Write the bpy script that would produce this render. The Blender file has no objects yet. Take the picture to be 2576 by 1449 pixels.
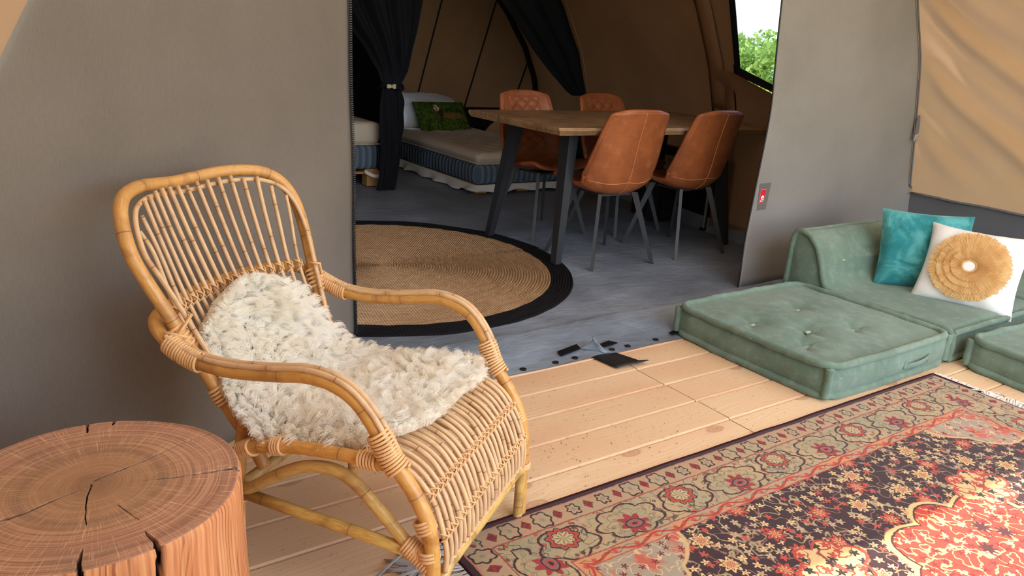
import bpy, bmesh, math, random
import numpy as np
from mathutils import Vector, Matrix, noise as mnoise

random.seed(7)
rng = np.random.default_rng(7)
PI = math.pi
scene = bpy.context.scene
COL = scene.collection

# ------------------------------------------------------------------ camera
cam_d = bpy.data.cameras.new('camera')
cam_d.sensor_fit = 'HORIZONTAL'
cam_d.sensor_width = 36.0
cam_d.lens = 1950.0 / 2576.0 * 36.0
cam_d.clip_start = 0.02
cam_d.clip_end = 400
cam = bpy.data.objects.new('camera', cam_d)
COL.objects.link(cam)
R_ = Vector((0.82593587, -0.55982427, 0.06653366))
U_ = Vector((0.11728313, 0.28605826, 0.95100754))
F_ = Vector((0.55142961, 0.77766796, -0.30192372))
M = Matrix.Identity(4)
for i in range(3):
    M[i][0], M[i][1], M[i][2] = R_[i], U_[i], -F_[i]
M[2][3] = 1.14
cam.matrix_world = M
scene.camera = cam

# ------------------------------------------------------------------ world, sun, exposure
scene.view_settings.view_transform = 'Standard'
scene.view_settings.look = 'None'
scene.view_settings.gamma = 1.0
scene.view_settings.use_curve_mapping = False
scene.view_settings.exposure = 1.3
scene.cycles.use_denoising = True
scene.cycles.max_bounces = 10
scene.cycles.diffuse_bounces = 6
scene.cycles.glossy_bounces = 8
scene.cycles.transmission_bounces = 10
scene.cycles.transparent_max_bounces = 12
scene.cycles.sample_clamp_indirect = 6.0

SUN_EL, SUN_AZ = math.radians(56), math.radians(14)   # azimuth: towards -X from -Y
world = bpy.data.worlds.new('sky')
scene.world = world
world.use_nodes = True
wnt = world.node_tree
wnt.nodes.clear()
w_out = wnt.nodes.new('ShaderNodeOutputWorld')
w_bg = wnt.nodes.new('ShaderNodeBackground')
w_sky = wnt.nodes.new('ShaderNodeTexSky')
w_sky.sky_type = 'NISHITA'
w_sky.sun_disc = False
w_sky.sun_elevation = SUN_EL
w_sky.sun_rotation = PI + SUN_AZ
w_sky.air_density = 1.3
w_sky.dust_density = 2.5
w_sky.ozone_density = 1.0
w_mix = wnt.nodes.new('ShaderNodeMix')
w_mix.data_type = 'RGBA'
w_mix.inputs[0].default_value = 0.5
w_mix.inputs[7].default_value = (2.1, 2.45, 3.0, 1)      # thin bright cloud cover over the blue
wnt.links.new(w_sky.outputs[0], w_mix.inputs[6])
wnt.links.new(w_mix.outputs[2], w_bg.inputs[0])
w_bg.inputs[1].default_value = 0.42
wnt.links.new(w_bg.outputs[0], w_out.inputs[0])

sun_d = bpy.data.lights.new('sun', 'SUN')
sun_d.energy = 4.4
sun_d.angle = math.radians(0.7)
sun_d.color = (1.0, 0.93, 0.82)
sun = bpy.data.objects.new('sun', sun_d)
COL.objects.link(sun)
sdir = Vector((-math.sin(SUN_AZ) * math.cos(SUN_EL), -math.cos(SUN_AZ) * math.cos(SUN_EL), math.sin(SUN_EL)))
sun.rotation_euler = sdir.to_track_quat('Z', 'Y').to_euler()
sun.location = sdir * 12

# ------------------------------------------------------------------ node expressions
class X:
    nt = None
    def __init__(self, v): self.v = v
    @staticmethod
    def node(op, *a):
        n = X.nt.nodes.new('ShaderNodeMath'); n.operation = op
        for i, q in enumerate(a):
            q = q.v if isinstance(q, X) else q
            if isinstance(q, (int, float)): n.inputs[i].default_value = q
            else: X.nt.links.new(q, n.inputs[i])
        return X(n.outputs[0])
    def __add__(s, o): return X.node('ADD', s, o)
    __radd__ = __add__
    def __sub__(s, o): return X.node('SUBTRACT', s, o)
    def __rsub__(s, o): return X.node('SUBTRACT', o, s)
    def __mul__(s, o): return X.node('MULTIPLY', s, o)
    __rmul__ = __mul__
    def __truediv__(s, o): return X.node('DIVIDE', s, o)
    def __neg__(s): return X.node('MULTIPLY', s, -1.0)
    def __lt__(s, o): return X.node('LESS_THAN', s, o)
    def __gt__(s, o): return X.node('GREATER_THAN', s, o)
def xf(op): return lambda *a: X.node(op, *a)
xsin, xcos, xabs, xfloor, xfrac = xf('SINE'), xf('COSINE'), xf('ABSOLUTE'), xf('FLOOR'), xf('FRACT')
xmin, xmax, xsqrt, xatan2, xpow = xf('MINIMUM'), xf('MAXIMUM'), xf('SQRT'), xf('ARCTAN2'), xf('POWER')
def xhyp(a, b): return xsqrt(a * a + b * b)
def sstep(v, a, b):
    n = X.nt.nodes.new('ShaderNodeMapRange'); n.interpolation_type = 'SMOOTHSTEP'
    X.nt.links.new(v.v, n.inputs[0]); n.inputs[1].default_value = a; n.inputs[2].default_value = b
    n.inputs[3].default_value = 0.0; n.inputs[4].default_value = 1.0
    return X(n.outputs[0])
def below(v, t, w):                                          # soft v < t
    if isinstance(t, X): v, t = v - t, 0.0
    return 1.0 - sstep(v, t - w, t + w)
def band(v, c, h, w): return below(xabs(v - c), h, w)        # soft |v-c| < h
def lin(c):
    return tuple(((q / 255 / 12.92) if q / 255 <= 0.04045 else ((q / 255 + 0.055) / 1.055) ** 2.4) for q in c)
def col4(c): return (c[0], c[1], c[2], 1.0)
def cmix(f, a, b, blend='MIX'):
    n = X.nt.nodes.new('ShaderNodeMix'); n.data_type = 'RGBA'; n.blend_type = blend; n.clamp_factor = True
    for i, q in ((0, f), (6, a), (7, b)):
        q = q.v if isinstance(q, X) else q
        if isinstance(q, (int, float)): n.inputs[i].default_value = q
        elif isinstance(q, (tuple, list)): n.inputs[i].default_value = col4(q)
        else: X.nt.links.new(q, n.inputs[i])
    return X(n.outputs[2])
def coords(kind='Object'):
    n = X.nt.nodes.new('ShaderNodeTexCoord'); return X(n.outputs[kind])
def sepxyz(v):
    n = X.nt.nodes.new('ShaderNodeSeparateXYZ'); X.nt.links.new(v.v, n.inputs[0])
    return X(n.outputs[0]), X(n.outputs[1]), X(n.outputs[2])
def vec(a, b, c=0.0):
    n = X.nt.nodes.new('ShaderNodeCombineXYZ')
    for i, q in enumerate((a, b, c)):
        q = q.v if isinstance(q, X) else q
        if isinstance(q, (int, float)): n.inputs[i].default_value = q
        else: X.nt.links.new(q, n.inputs[i])
    return X(n.outputs[0])
def noise(v, scale=5.0, detail=3.0, rough=0.5, dist=0.0, color=False):
    n = X.nt.nodes.new('ShaderNodeTexNoise'); n.inputs['Scale'].default_value = scale
    n.inputs['Detail'].default_value = detail; n.inputs['Roughness'].default_value = rough; n.inputs['Distortion'].default_value = dist
    if v is not None: X.nt.links.new(v.v, n.inputs['Vector'])
    return X(n.outputs[1 if color else 0])
def voro(v, scale=5.0, feature='F1', rand=1.0, dims='3D'):
    n = X.nt.nodes.new('ShaderNodeTexVoronoi'); n.feature = feature; n.voronoi_dimensions = dims
    n.inputs['Scale'].default_value = scale; n.inputs['Randomness'].default_value = rand
    X.nt.links.new(v.v, n.inputs['Vector'])
    return n
def vadd(a, b, s=1.0):
    m = X.nt.nodes.new('ShaderNodeVectorMath'); m.operation = 'MULTIPLY_ADD'
    X.nt.links.new(b.v, m.inputs[0]); m.inputs[1].default_value = (s, s, s); X.nt.links.new(a.v, m.inputs[2])
    return X(m.outputs[0])
def vscale(a, s):
    m = X.nt.nodes.new('ShaderNodeVectorMath'); m.operation = 'MULTIPLY'
    X.nt.links.new(a.v, m.inputs[0]); m.inputs[1].default_value = s
    return X(m.outputs[0])
def attr(name, out=2):
    n = X.nt.nodes.new('ShaderNodeAttribute'); n.attribute_name = name; return X(n.outputs[out])
def obj_rand():
    n = X.nt.nodes.new('ShaderNodeObjectInfo'); return X(n.outputs['Random'])
def ramp(f, stops):
    n = X.nt.nodes.new('ShaderNodeValToRGB'); X.nt.links.new(f.v, n.inputs[0])
    cr = n.color_ramp
    while len(cr.elements) < len(stops): cr.elements.new(0.5)
    for e, (p, c) in zip(cr.elements, stops): e.position = p; e.color = col4(c)
    return X(n.outputs[0])

class Mat:
    def __init__(s, name, base=(0.5, 0.5, 0.5), rough=0.6, spec=0.4, metal=0.0):
        s.m = bpy.data.materials.new(name); s.m.use_nodes = True
        s.nt = s.m.node_tree; X.nt = s.nt
        s.b = s.nt.nodes['Principled BSDF']; s.out = s.nt.nodes['Material Output']
        s.b.inputs['Base Color'].default_value = col4(base)
        s.b.inputs['Roughness'].default_value = rough
        s.b.inputs['Specular IOR Level'].default_value = spec
        s.b.inputs['Metallic'].default_value = metal
    def color(s, x): s.nt.links.new(x.v, s.b.inputs['Base Color']); return s
    def rough(s, x): s.nt.links.new(x.v, s.b.inputs['Roughness']); return s
    def bump(s, h, strength=0.5, dist=0.002):
        n = s.nt.nodes.new('ShaderNodeBump'); n.inputs['Strength'].default_value = strength; n.inputs['Distance'].default_value = dist
        s.nt.links.new(h.v, n.inputs['Height']); s.nt.links.new(n.outputs[0], s.b.inputs['Normal']); return s
    def sheen(s, w, r=0.5, tint=(1, 1, 1)):
        s.b.inputs['Sheen Weight'].default_value = w; s.b.inputs['Sheen Roughness'].default_value = r
        s.b.inputs['Sheen Tint'].default_value = col4(tint); return s
    def translucent(s, amount, colr):
        t = s.nt.nodes.new('ShaderNodeBsdfTranslucent')
        if isinstance(colr, X): s.nt.links.new(colr.v, t.inputs[0])
        else: t.inputs[0].default_value = col4(colr)
        mx = s.nt.nodes.new('ShaderNodeMixShader'); mx.inputs[0].default_value = amount
        s.nt.links.new(s.b.outputs[0], mx.inputs[1]); s.nt.links.new(t.outputs[0], mx.inputs[2])
        s.nt.links.new(mx.outputs[0], s.out.inputs[0]); return s

MT = {}
def flat(name, rgb, rough=0.6, spec=0.4, metal=0.0):
    MT[name] = Mat(name, lin(rgb), rough, spec, metal); return MT[name]

# canvas
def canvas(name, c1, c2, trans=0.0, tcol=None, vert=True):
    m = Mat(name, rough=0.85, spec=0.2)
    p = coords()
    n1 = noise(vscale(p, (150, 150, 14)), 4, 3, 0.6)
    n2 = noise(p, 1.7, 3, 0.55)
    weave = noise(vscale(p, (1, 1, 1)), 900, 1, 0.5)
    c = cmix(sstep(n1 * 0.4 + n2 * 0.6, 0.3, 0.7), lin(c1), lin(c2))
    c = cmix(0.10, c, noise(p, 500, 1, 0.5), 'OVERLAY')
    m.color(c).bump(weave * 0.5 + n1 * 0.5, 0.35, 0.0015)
    if trans: m.translucent(trans, lin(tcol or c1))
    MT[name] = m
canvas('canvas_grey', (130, 127, 123), (148, 145, 142), 0.06)
canvas('canvas_grey_shaded', (112, 105, 98), (128, 121, 113), 0.05)  # the same grey canvas, with the left wall's dimness put into its colour
canvas('canvas_brown', (154, 119, 90), (170, 135, 105), 0.18, (214, 174, 132))
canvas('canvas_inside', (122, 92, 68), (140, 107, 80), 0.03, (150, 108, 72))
canvas('canvas_roof', (200, 178, 150), (210, 188, 162), 0.26, (236, 216, 190))
canvas('canvas_skirt', (100, 101, 107), (112, 113, 119))
canvas('cloth_black', (17, 19, 25), (24, 27, 35))
flat('piping_black', (16, 15, 16), 0.6)
flat('zip_black', (22, 20, 26), 0.45, 0.5)

# softwood deck
m = Mat('larch_plank', rough=0.55, spec=0.3)
p = coords(); r = obj_rand()
x, y, z = sepxyz(p)
q = vec(x + r * 37.0, y + r * 11.0, z)
warp = noise(vscale(q, (0.9, 5, 5)), 1.4, 2, 0.5)
kn = voro(vec(x * 2.6 + r * 51.0, y * 5.2 + r * 9.0, 0.0), 1.0, 'F1', 1.0, '2D')
ksc = X.nt.nodes.new('ShaderNodeSeparateColor'); X.nt.links.new(kn.outputs['Color'], ksc.inputs[0]); kon = X(ksc.outputs[0]) > 0.62
kd = X(kn.outputs['Distance'])
grain = xsin((y * 1.0 + (warp - 0.5) * 0.16) * 520.0 + below(kd, 0.16, 0.16) * kon * 12.0 + r * 20.0) * 0.5 + 0.5
fine = noise(vscale(q, (3, 90, 90)), 3, 4, 0.6)
c = cmix(grain * 0.42 + fine * 0.45, lin((230, 205, 171)), lin((208, 172, 134)))
c = cmix(sstep(noise(vscale(q, (0.6, 2.2, 1)), 1.6, 2), 0.38, 0.72) * 0.75, c, lin((208, 160, 126)))
c = cmix(xfrac(r * 7.3) * 0.5, c, lin((202, 156, 118)))
c = cmix(xfrac(r * 3.1) * 0.35, c, lin((222, 196, 158)))
ring = band(kd, 0.075, 0.02, 0.02)
c = cmix(ring * kon * 0.5, c, lin((150, 98, 68)))
c = cmix(below(kd, 0.05, 0.02) * kon * 0.5, c, lin((168, 112, 82)))
c = cmix(0.25 * below(noise(q, 60, 2), 0.33, 0.03), c, lin((120, 84, 62)))
m.color(c).bump(grain * 0.4 + fine * 0.6, 0.25, 0.0008)
MT['larch_plank'] = m

# grey pvc sheet
m = Mat('pvc_grey', rough=0.42, spec=0.45)
p = coords()
n1 = noise(p, 2.2, 4, 0.6); n2 = noise(vscale(p, (1, 2.2, 1)), 7, 3, 0.55, 0.6)
c = cmix(sstep(n1, 0.35, 0.7), lin((110, 121, 135)), lin((138, 150, 166)))
c = cmix(sstep(noise(p, 5, 4, 0.7), 0.62, 0.75) * 0.3, c, lin((132, 132, 130)))
c = cmix(sstep(noise(p, 190, 1), 0.74, 0.77) * 0.5, c, lin((180, 180, 176)))
m.color(c).bump(n2, 0.45, 0.02)
m.rough(n1 * 0.25 + 0.32)
MT['pvc_grey'] = m
flat('pvc_black', (26, 27, 29), 0.5)
flat('velcro', (20, 18, 19), 0.9, 0.1)

# rattan (attributes tl = length along, tr = random per cane)
def rattan(name, c1, c2, c3, rough, stain, every):
    m = Mat(name, rough=rough, spec=0.5)
    tl, tr, p = attr('tl'), attr('tr'), coords()
    st = noise(vadd(vscale(p, (1, 1, 1)), vec(tr * 31.0, tl * 2.0, 0.0)), 11, 3, 0.6)
    fib = noise(vec(tl * 6.0 + tr * 17.0, attr('ta') * 3.0, tr * 9.0), 7, 3, 0.6)
    c = cmix(sstep(fib, 0.3, 0.7), lin(c1), lin(c2))
    c = cmix(sstep(st, 0.5, 0.72) * stain, c, lin(c3))
    c = cmix(tr * 0.22, c, lin((206, 170, 142)))
    u = tl / every + tr * 5.0 + noise(vec(xfloor(tl / every + tr * 5.0), tr), 3) * 0.15
    nd = xabs(xfrac(u) - 0.5)
    c = cmix(band(nd, 0.0, 0.0065 / every * 0.20, 0.003 / every * 0.15) * 0.75, c, lin((112, 72, 40)))
    c = cmix(band(nd, 0.0, 0.02 / every * 0.6, 0.015 / every * 0.5) * 0.3, c, lin((168, 122, 76)))
    m.color(c).bump(fib * 0.6 + below(nd, 0.012 / every * 0.5, 0.006 / every) * 1.2, 0.3, 0.001)
    MT[name] = m
rattan('rattan_pole', (216, 166, 90), (198, 142, 64), (150, 92, 42), 0.32, 0.6, 0.19)
rattan('rattan_cane', (222, 190, 148), (206, 168, 124), (172, 130, 98), 0.42, 0.5, 0.15)
rattan('rattan_bind', (232, 190, 138), (222, 176, 120), (196, 146, 96), 0.5, 0.4, 3.0)
rattan('rattan_green', (214, 182, 104), (190, 150, 76), (128, 92, 46), 0.36, 0.75, 0.21)

# wool
m = Mat('fleece', lin((240, 232, 212)), 0.9, 0.15)
p = coords()
c = cmix(sstep(noise(p, 9, 3), 0.3, 0.7), lin((252, 249, 240)), lin((247, 240, 222)))
m.color(c)
hb = m.nt.nodes.new('ShaderNodeBsdfHairPrincipled'); hb.parametrization = 'COLOR'
hb.inputs['Color'].default_value = col4(lin((252, 245, 224))); hb.inputs['Roughness'].default_value = 0.55; hb.inputs['Radial Roughness'].default_value = 0.7; hb.inputs['Coat'].default_value = 0.0
hmix = m.nt.nodes.new('ShaderNodeMixShader'); hmix.inputs[0].default_value = 0.6
m.nt.links.new(m.b.outputs[0], hmix.inputs[1]); m.nt.links.new(hb.outputs[0], hmix.inputs[2]); m.nt.links.new(hmix.outputs[0], m.out.inputs[0])
MT['fleece'] = m
flat('fleece_hide', (232, 222, 200), 0.9)

# oak log
m = Mat('oak_end', rough=0.5, spec=0.35)
p = coords(); x, y, z = sepxyz(p)
nz = noise(p, 5, 3, 0.5)
wx = x + (nz - 0.5) * 0.02; wy = y + (noise(vadd(p, vec(3.0, 1.0, 2.0)), 5, 3, 0.5) - 0.5) * 0.02
rad = xhyp(wx, wy); th = xatan2(wy, wx)
rings = noise(vec(rad * 150.0, th * 0.35, 1.0), 1.0, 2, 0.5)
rings2 = noise(vec(rad * 420.0, xsin(th) * 0.8, xcos(th) * 0.8), 1.0, 1, 0.5)
rays = noise(vec(xcos(th) * 36.0, xsin(th) * 36.0, rad * 3.0), 2.2, 3, 0.6)
rayl = noise(vec(xcos(th) * 60.0, xsin(th) * 60.0, rad * 9.0), 2.0, 2, 0.6)
c = cmix(sstep(rings, 0.35, 0.65), lin((172, 126, 104)), lin((146, 106, 86)))
c = cmix(sstep(rings2, 0.42, 0.68) * 0.7, c, lin((204, 160, 130)))
c = cmix(sstep(rings2, 0.52, 0.25) * 0.0, c, lin((90, 60, 45)))
c = cmix(below(rad, 0.13, 0.05) * 0.6, c, lin((158, 122, 86)))
c = cmix(band(rad + (nz - 0.5) * 0.03, 0.105, 0.008, 0.008) * 0.4, c, lin((120, 92, 78)))
c = cmix(below(rad, 0.035, 0.02) * 0.45, c, lin((120, 88, 66)))
c = cmix(sstep(rayl, 0.57, 0.66) * sstep(rad, 0.03, 0.10) * 0.7, c, lin((226, 182, 140)))
c = cmix(sstep(noise(vadd(p, vec(7.0, 3.0, 1.0)), 7, 3), 0.55, 0.75) * 0.35, c, lin((112, 100, 84)))
c = cmix(attr('crack'), c, lin((24, 18, 22)))
m.color(c).bump(rings2 * 0.5 + rayl * 0.5, 0.2, 0.001)
MT['oak_end'] = m
m = Mat('oak_side', rough=0.55, spec=0.3)
p = coords(); x, y, z = sepxyz(p); th = xatan2(y, x)
wv = noise(vscale(p, (6, 6, 2)), 1.5, 2)
g1 = noise(vec(th * 34.0 + wv * 5.0, z * 2.2, 0.0), 1.0, 3, 0.6)
g2 = xsin(th * 120.0 + wv * 60.0 + xsin(z * 9.0) * 2.0) * 0.5 + 0.5
c = cmix(sstep(g1, 0.3, 0.68), lin((224, 162, 112)), lin((194, 122, 80)))
c = cmix(sstep(g2, 0.62, 0.95) * sstep(noise(vscale(p, (30, 30, 3)), 1.0, 2), 0.35, 0.6) * 0.8, c, lin((140, 76, 48)))
c = cmix(sstep(noise(vscale(p, (9, 9, 1)), 2.2, 2), 0.5, 0.7) * 0.5, c, lin((230, 172, 122)))
c = cmix(attr('crack'), c, lin((22, 20, 26)))
m.color(c).bump(g1 * 0.6 + g2 * 0.4, 0.3, 0.002)
MT['oak_side'] = m

# green mattress cotton
m = Mat('cotton_green', rough=0.92, spec=0.15)
p = coords()
c = cmix(sstep(noise(p, 3.2, 4, 0.6), 0.3, 0.7), lin((88, 110, 96)), lin((110, 131, 116)))
c = cmix(sstep(noise(p, 24, 4, 0.65), 0.45, 0.75) * 0.4, c, lin((138, 155, 142)))
c = cmix(0.12, c, noise(vscale(p, (1, 1, 1)), 420, 1), 'OVERLAY')
c = cmix(sstep(noise(p, 130, 1), 0.755, 0.78) * 0.6, c, lin((190, 196, 180)))
m.color(c).bump(noise(p, 26, 4, 0.6) * 0.7 + noise(p, 600, 1) * 0.3, 0.45, 0.004).sheen(0.2, 0.6, (0.9, 1, 0.95))
MT['cotton_green'] = m
m = Mat('cotton_tuft', lin((160, 176, 154)), 0.95, 0.1); MT['cotton_tuft'] = m

# teal velvet, white cotton, tan frill
m = Mat('velvet_teal', rough=0.8, spec=0.2)
p = coords()
n1 = noise(p, 8, 4, 0.65, 0.8)
c = cmix(sstep(n1, 0.36, 0.62), lin((40, 122, 128)), lin((88, 166, 168)))
m.color(c).bump(n1, 0.3, 0.01).sheen(0.6, 0.4, (0.6, 1, 1))
MT['velvet_teal'] = m
m = Mat('cotton_white', lin((232, 231, 230)), 0.9, 0.15)
p = coords()
m.bump(noise(p, 14, 3) * 0.7 + noise(p, 500, 1) * 0.3, 0.35, 0.005)
MT['cotton_white'] = m
m = Mat('frill_tan', rough=0.9, spec=0.15)
p = coords()
c = cmix(sstep(noise(p, 30, 3), 0.3, 0.7), lin((234, 198, 142)), lin((216, 172, 112)))
m.color(c).translucent(0.25, lin((238, 200, 140)))
MT['frill_tan'] = m

# jute braid
def jute(name, c1, c2, c3):
    m = Mat(name, rough=0.9, spec=0.12)
    p = coords(); x, y, z = sepxyz(p)
    th = xatan2(y, x); rr = xhyp(x, y)
    k = rr / 0.0142
    row = xfloor(k + th / (2 * PI))
    ph = th * rr / 0.0125
    br = xsin(ph * 2 * PI + xabs(xfrac(k + th / (2 * PI)) - 0.5) * 7.0) * 0.5 + 0.5
    n1 = noise(vec(row * 3.1, th * 5.0, 0.0), 1.3, 3, 0.6); n2 = noise(p, 230, 2, 0.6)
    c = cmix(sstep(n1 * 0.5 + n2 * 0.5, 0.34, 0.66), lin(c1), lin(c2))
    c = cmix(below(br, 0.30, 0.3) * 0.55, c, lin(c3))
    m.color(c).bump(br * 0.8 + n2 * 0.3, 0.8, 0.004)
    MT[name] = m
jute('jute_natural', (196, 164, 128), (158, 122, 86), (92, 64, 42))
jute('jute_black', (34, 33, 36), (24, 23, 26), (8, 8, 9))

# table top
m = Mat('table_oak', rough=0.42, spec=0.4)
p = coords(); x, y, z = sepxyz(p)
st = noise(vec(x * 1.6 + xfloor(y / 0.11) * 5.3, xfloor(y / 0.11) * 3.7, 0.0), 1.6, 2)
gr = noise(vec(x * 5.0, y * 60.0, z * 60.0), 1.0, 4, 0.65, 0.4)
c = cmix(sstep(gr, 0.3, 0.7), lin((172, 138, 102)), lin((112, 82, 56)))
c = cmix(sstep(noise(vec(x * 4.0, y * 9.0, 0.0), 1.6, 3, 0.6), 0.42, 0.68) * 0.6, c, lin((84, 60, 42)))
c = cmix(sstep(st, 0.45, 0.6) * 0.3, c, lin((190, 154, 110)))
m.color(c).bump(gr, 0.2, 0.001)
MT['table_oak'] = m
flat('steel_black', (44, 47, 52), 0.42, 0.5, 0.2)
flat('steel_dark', (54, 57, 61), 0.45, 0.5, 0.2)

# leather
m = Mat('leather_tan', rough=0.42, spec=0.4)
p = coords()
n1 = noise(p, 6, 4, 0.6)
c = cmix(sstep(n1, 0.3, 0.72), lin((164, 94, 54)), lin((130, 70, 38)))
c = cmix(sstep(noise(p, 17, 3), 0.55, 0.75) * 0.3, c, lin((192, 126, 80)))
m.color(c).bump(noise(p, 260, 2) * 0.5 + n1 * 0.5, 0.12, 0.002).rough(n1 * 0.2 + 0.31)
MT['leather_tan'] = m
flat('seam_tan', (196, 126, 76), 0.6)

# bedding
m = Mat('ticking_blue', rough=0.85, spec=0.2)
p = coords(); x, y, z = sepxyz(p)
q_ = xsin((x + y) * 120.0 + noise(p, 3, 2) * 2.0)
c = cmix(sstep(q_, -0.6, 0.9), lin((78, 94, 112)), lin((104, 119, 136)))
m.color(c).bump(q_, 0.6, 0.006)
MT['ticking_blue'] = m
m = Mat('topper_cream', lin((206, 196, 180)), 0.9, 0.15)
p = coords()
m.bump(noise(p, 20, 3), 0.3, 0.006)
MT['topper_cream'] = m
m = Mat('sheet_white', lin((210, 208, 204)), 0.9, 0.15)
p = coords()
m.bump(noise(p, 12, 3), 0.5, 0.01)
MT['sheet_white'] = m
m = Mat('pillow_stripe', rough=0.9, spec=0.15)
p = coords(); x, y, z = sepxyz(p)
s_ = xsin(x * 420.0) * 0.5 + 0.5
m.color(cmix(s_ * 0.5, lin((214, 214, 222)), lin((186, 188, 200)))).bump(noise(p, 11, 3), 0.5, 0.01)
MT['pillow_stripe'] = m
m = Mat('pallet_pine', rough=0.75, spec=0.2)
p = coords()
m.color(cmix(noise(vscale(p, (3, 3, 40)), 3, 3), lin((196, 150, 100)), lin((158, 112, 70))))
MT['pallet_pine'] = m
flat('tape_white', (214, 212, 206), 0.8)
flat('buckle_beige', (206, 192, 164), 0.5)
flat('buckle_grey', (150, 150, 150), 0.45)
flat('tan_board', (196, 160, 118), 0.7)
flat('box_beige', (176, 160, 138), 0.8)
flat('crate_black', (14, 14, 16), 0.7)

# photo cushion: goat lying in grass
m = Mat('goat_print', rough=0.85, spec=0.15)
p = coords(); x, y, z = sepxyz(p)
g = noise(vscale(p, (1, 1, 0.5)), 60, 4, 0.7)
c = cmix(sstep(g, 0.35, 0.65), lin((34, 52, 16)), lin((92, 116, 40)))
c = cmix(sstep(noise(p, 9, 3), 0.45, 0.7) * 0.6, c, lin((24, 40, 14)))
vd = voro(p, 46.0, 'F1')
c = cmix(below(X(vd.outputs['Distance']), 0.16, 0.05) * below(z, -0.02, 0.05) * 0.6, c, lin((186, 186, 130)))
wn = noise(p, 22, 3)
def ell(cx, cz, a, b, w=0.25): return below(xhyp((x - cx) / a, (z - cz) / b) + (wn - 0.5) * 0.5, 1.0, w)
c = cmix(ell(0.075, -0.012, 0.13, 0.034) * 0.85, c, cmix(wn, lin((150, 112, 66)), lin((108, 82, 50))))
c = cmix(ell(-0.045, 0.012, 0.026, 0.05) * 0.9, c, lin((62, 40, 28)))
c = cmix(ell(-0.078, 0.065, 0.027, 0.036, 0.15) * 0.97, c, lin((222, 204, 180)))
c = cmix(ell(-0.103, 0.082, 0.026, 0.007) * 0.9, c, lin((70, 44, 32)))
c = cmix(ell(-0.054, 0.087, 0.009, 0.017) * 0.9, c, lin((70, 44, 32)))
c = cmix(ell(-0.080, 0.062, 0.006, 0.024) * 0.8, c, lin((70, 48, 38)))
c = cmix(ell(-0.077, 0.042, 0.009, 0.006) * 0.9, c, lin((40, 30, 28)))
m.color(c)
MT['goat_print'] = m

flat('tag_red', (206, 14, 42), 0.6)
flat('tag_pink', (232, 92, 112), 0.6)
flat('tag_white', (246, 244, 246), 0.6)
canvas('patch_grey', (100, 97, 94), (112, 109, 106))
flat('fringe_white', (222, 214, 206), 0.9)
flat('fringe_grey', (172, 168, 166), 0.9)
flat('debris_brown', (74, 54, 40), 0.9)
flat('bark', (92, 76, 58), 0.9)
m = Mat('leaf', rough=0.6, spec=0.3)
r = attr('lr')
m.color(cmix(r, lin((84, 116, 44)), lin((158, 176, 92)))).translucent(0.35, lin((160, 190, 80)))
MT['leaf'] = m
m = Mat('meadow', rough=0.95, spec=0.1)
p = coords()
m.color(cmix(noise(p, 1.5, 4, 0.7), lin((98, 112, 62)), lin((150, 146, 100))))
MT['meadow'] = m
m = Mat('window_pvc', (0.9, 0.92, 0.92), 0.08, 0.5)
tr_ = m.nt.nodes.new('ShaderNodeBsdfTransparent'); gl_ = m.nt.nodes.new('ShaderNodeBsdfGlossy'); gl_.inputs[1].default_value = 0.1
mx_ = m.nt.nodes.new('ShaderNodeMixShader'); mx_.inputs[0].default_value = 0.05
tr_.inputs[0].default_value = (0.50, 0.57, 0.65, 1)
m.nt.links.new(tr_.outputs[0], mx_.inputs[1]); m.nt.links.new(gl_.outputs[0], mx_.inputs[2]); m.nt.links.new(mx_.outputs[0], m.out.inputs[0])
MT['window_pvc'] = m

# persian rug pile
m = Mat('rug_pile', rough=0.95, spec=0.08)
p = coords()
wob = noise(p, 26, 2, 0.5, 0, True)
p = vadd(p, wob, 0.009)
p = vadd(p, noise(p, 150, 1, 0.5, 0, True), 0.0045)
lx, ly, lz = sepxyz(p)
lx = lx - 0.00675; ly = ly - 0.00675
HX, HY = 1.1065, 0.751
dx = HX - xabs(lx); dy = HY - xabs(ly)
d = xmin(dx, dy)
side = dy < dx
s = lx * side + ly * (1.0 - side)
C_BEI, C_BEI2 = lin((172, 150, 112)), lin((150, 140, 108))
C_DARK, C_MAR, C_RED = lin((54, 18, 20)), lin((106, 26, 28)), lin((168, 58, 42))
C_PINK, C_GREY, C_CREAM, C_BLK = lin((186, 118, 92)), lin((134, 126, 112)), lin((206, 182, 132)), lin((36, 26, 26))
base = cmix(sstep(noise(p, 7, 3), 0.35, 0.65), C_BEI, C_BEI2)
# fillers for the light borders
fl = voro(vec(s, d), 46.0, 'F1', 0.9, '2D')
fd = X(fl.outputs['Distance'])
fr, fg, fb = (lambda n: (X(n.outputs[0]), X(n.outputs[1]), X(n.outputs[2])))((lambda n: (X.nt.links.new(fl.outputs['Color'], n.inputs[0]), n)[1])(X.nt.nodes.new('ShaderNodeSeparateColor')))
spot = below(fd, 0.26, 0.04)
c = cmix(spot * (fr > 0.45) * 0.85, base, cmix(fg > 0.5, C_GREY, cmix(fb > 0.5, C_MAR, C_RED)))
c = cmix(band(fd, 0.27, 0.03, 0.03) * (fr > 0.45) * 0.55, c, C_BLK)
curl = noise(vec(s, d), 24, 1, 0.4)
c = cmix(band(curl, 0.5, 0.012, 0.008) * 0.8, c, C_BLK)
c = cmix(band(curl, 0.62, 0.014, 0.008) * 0.5, c, C_GREY)
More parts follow.
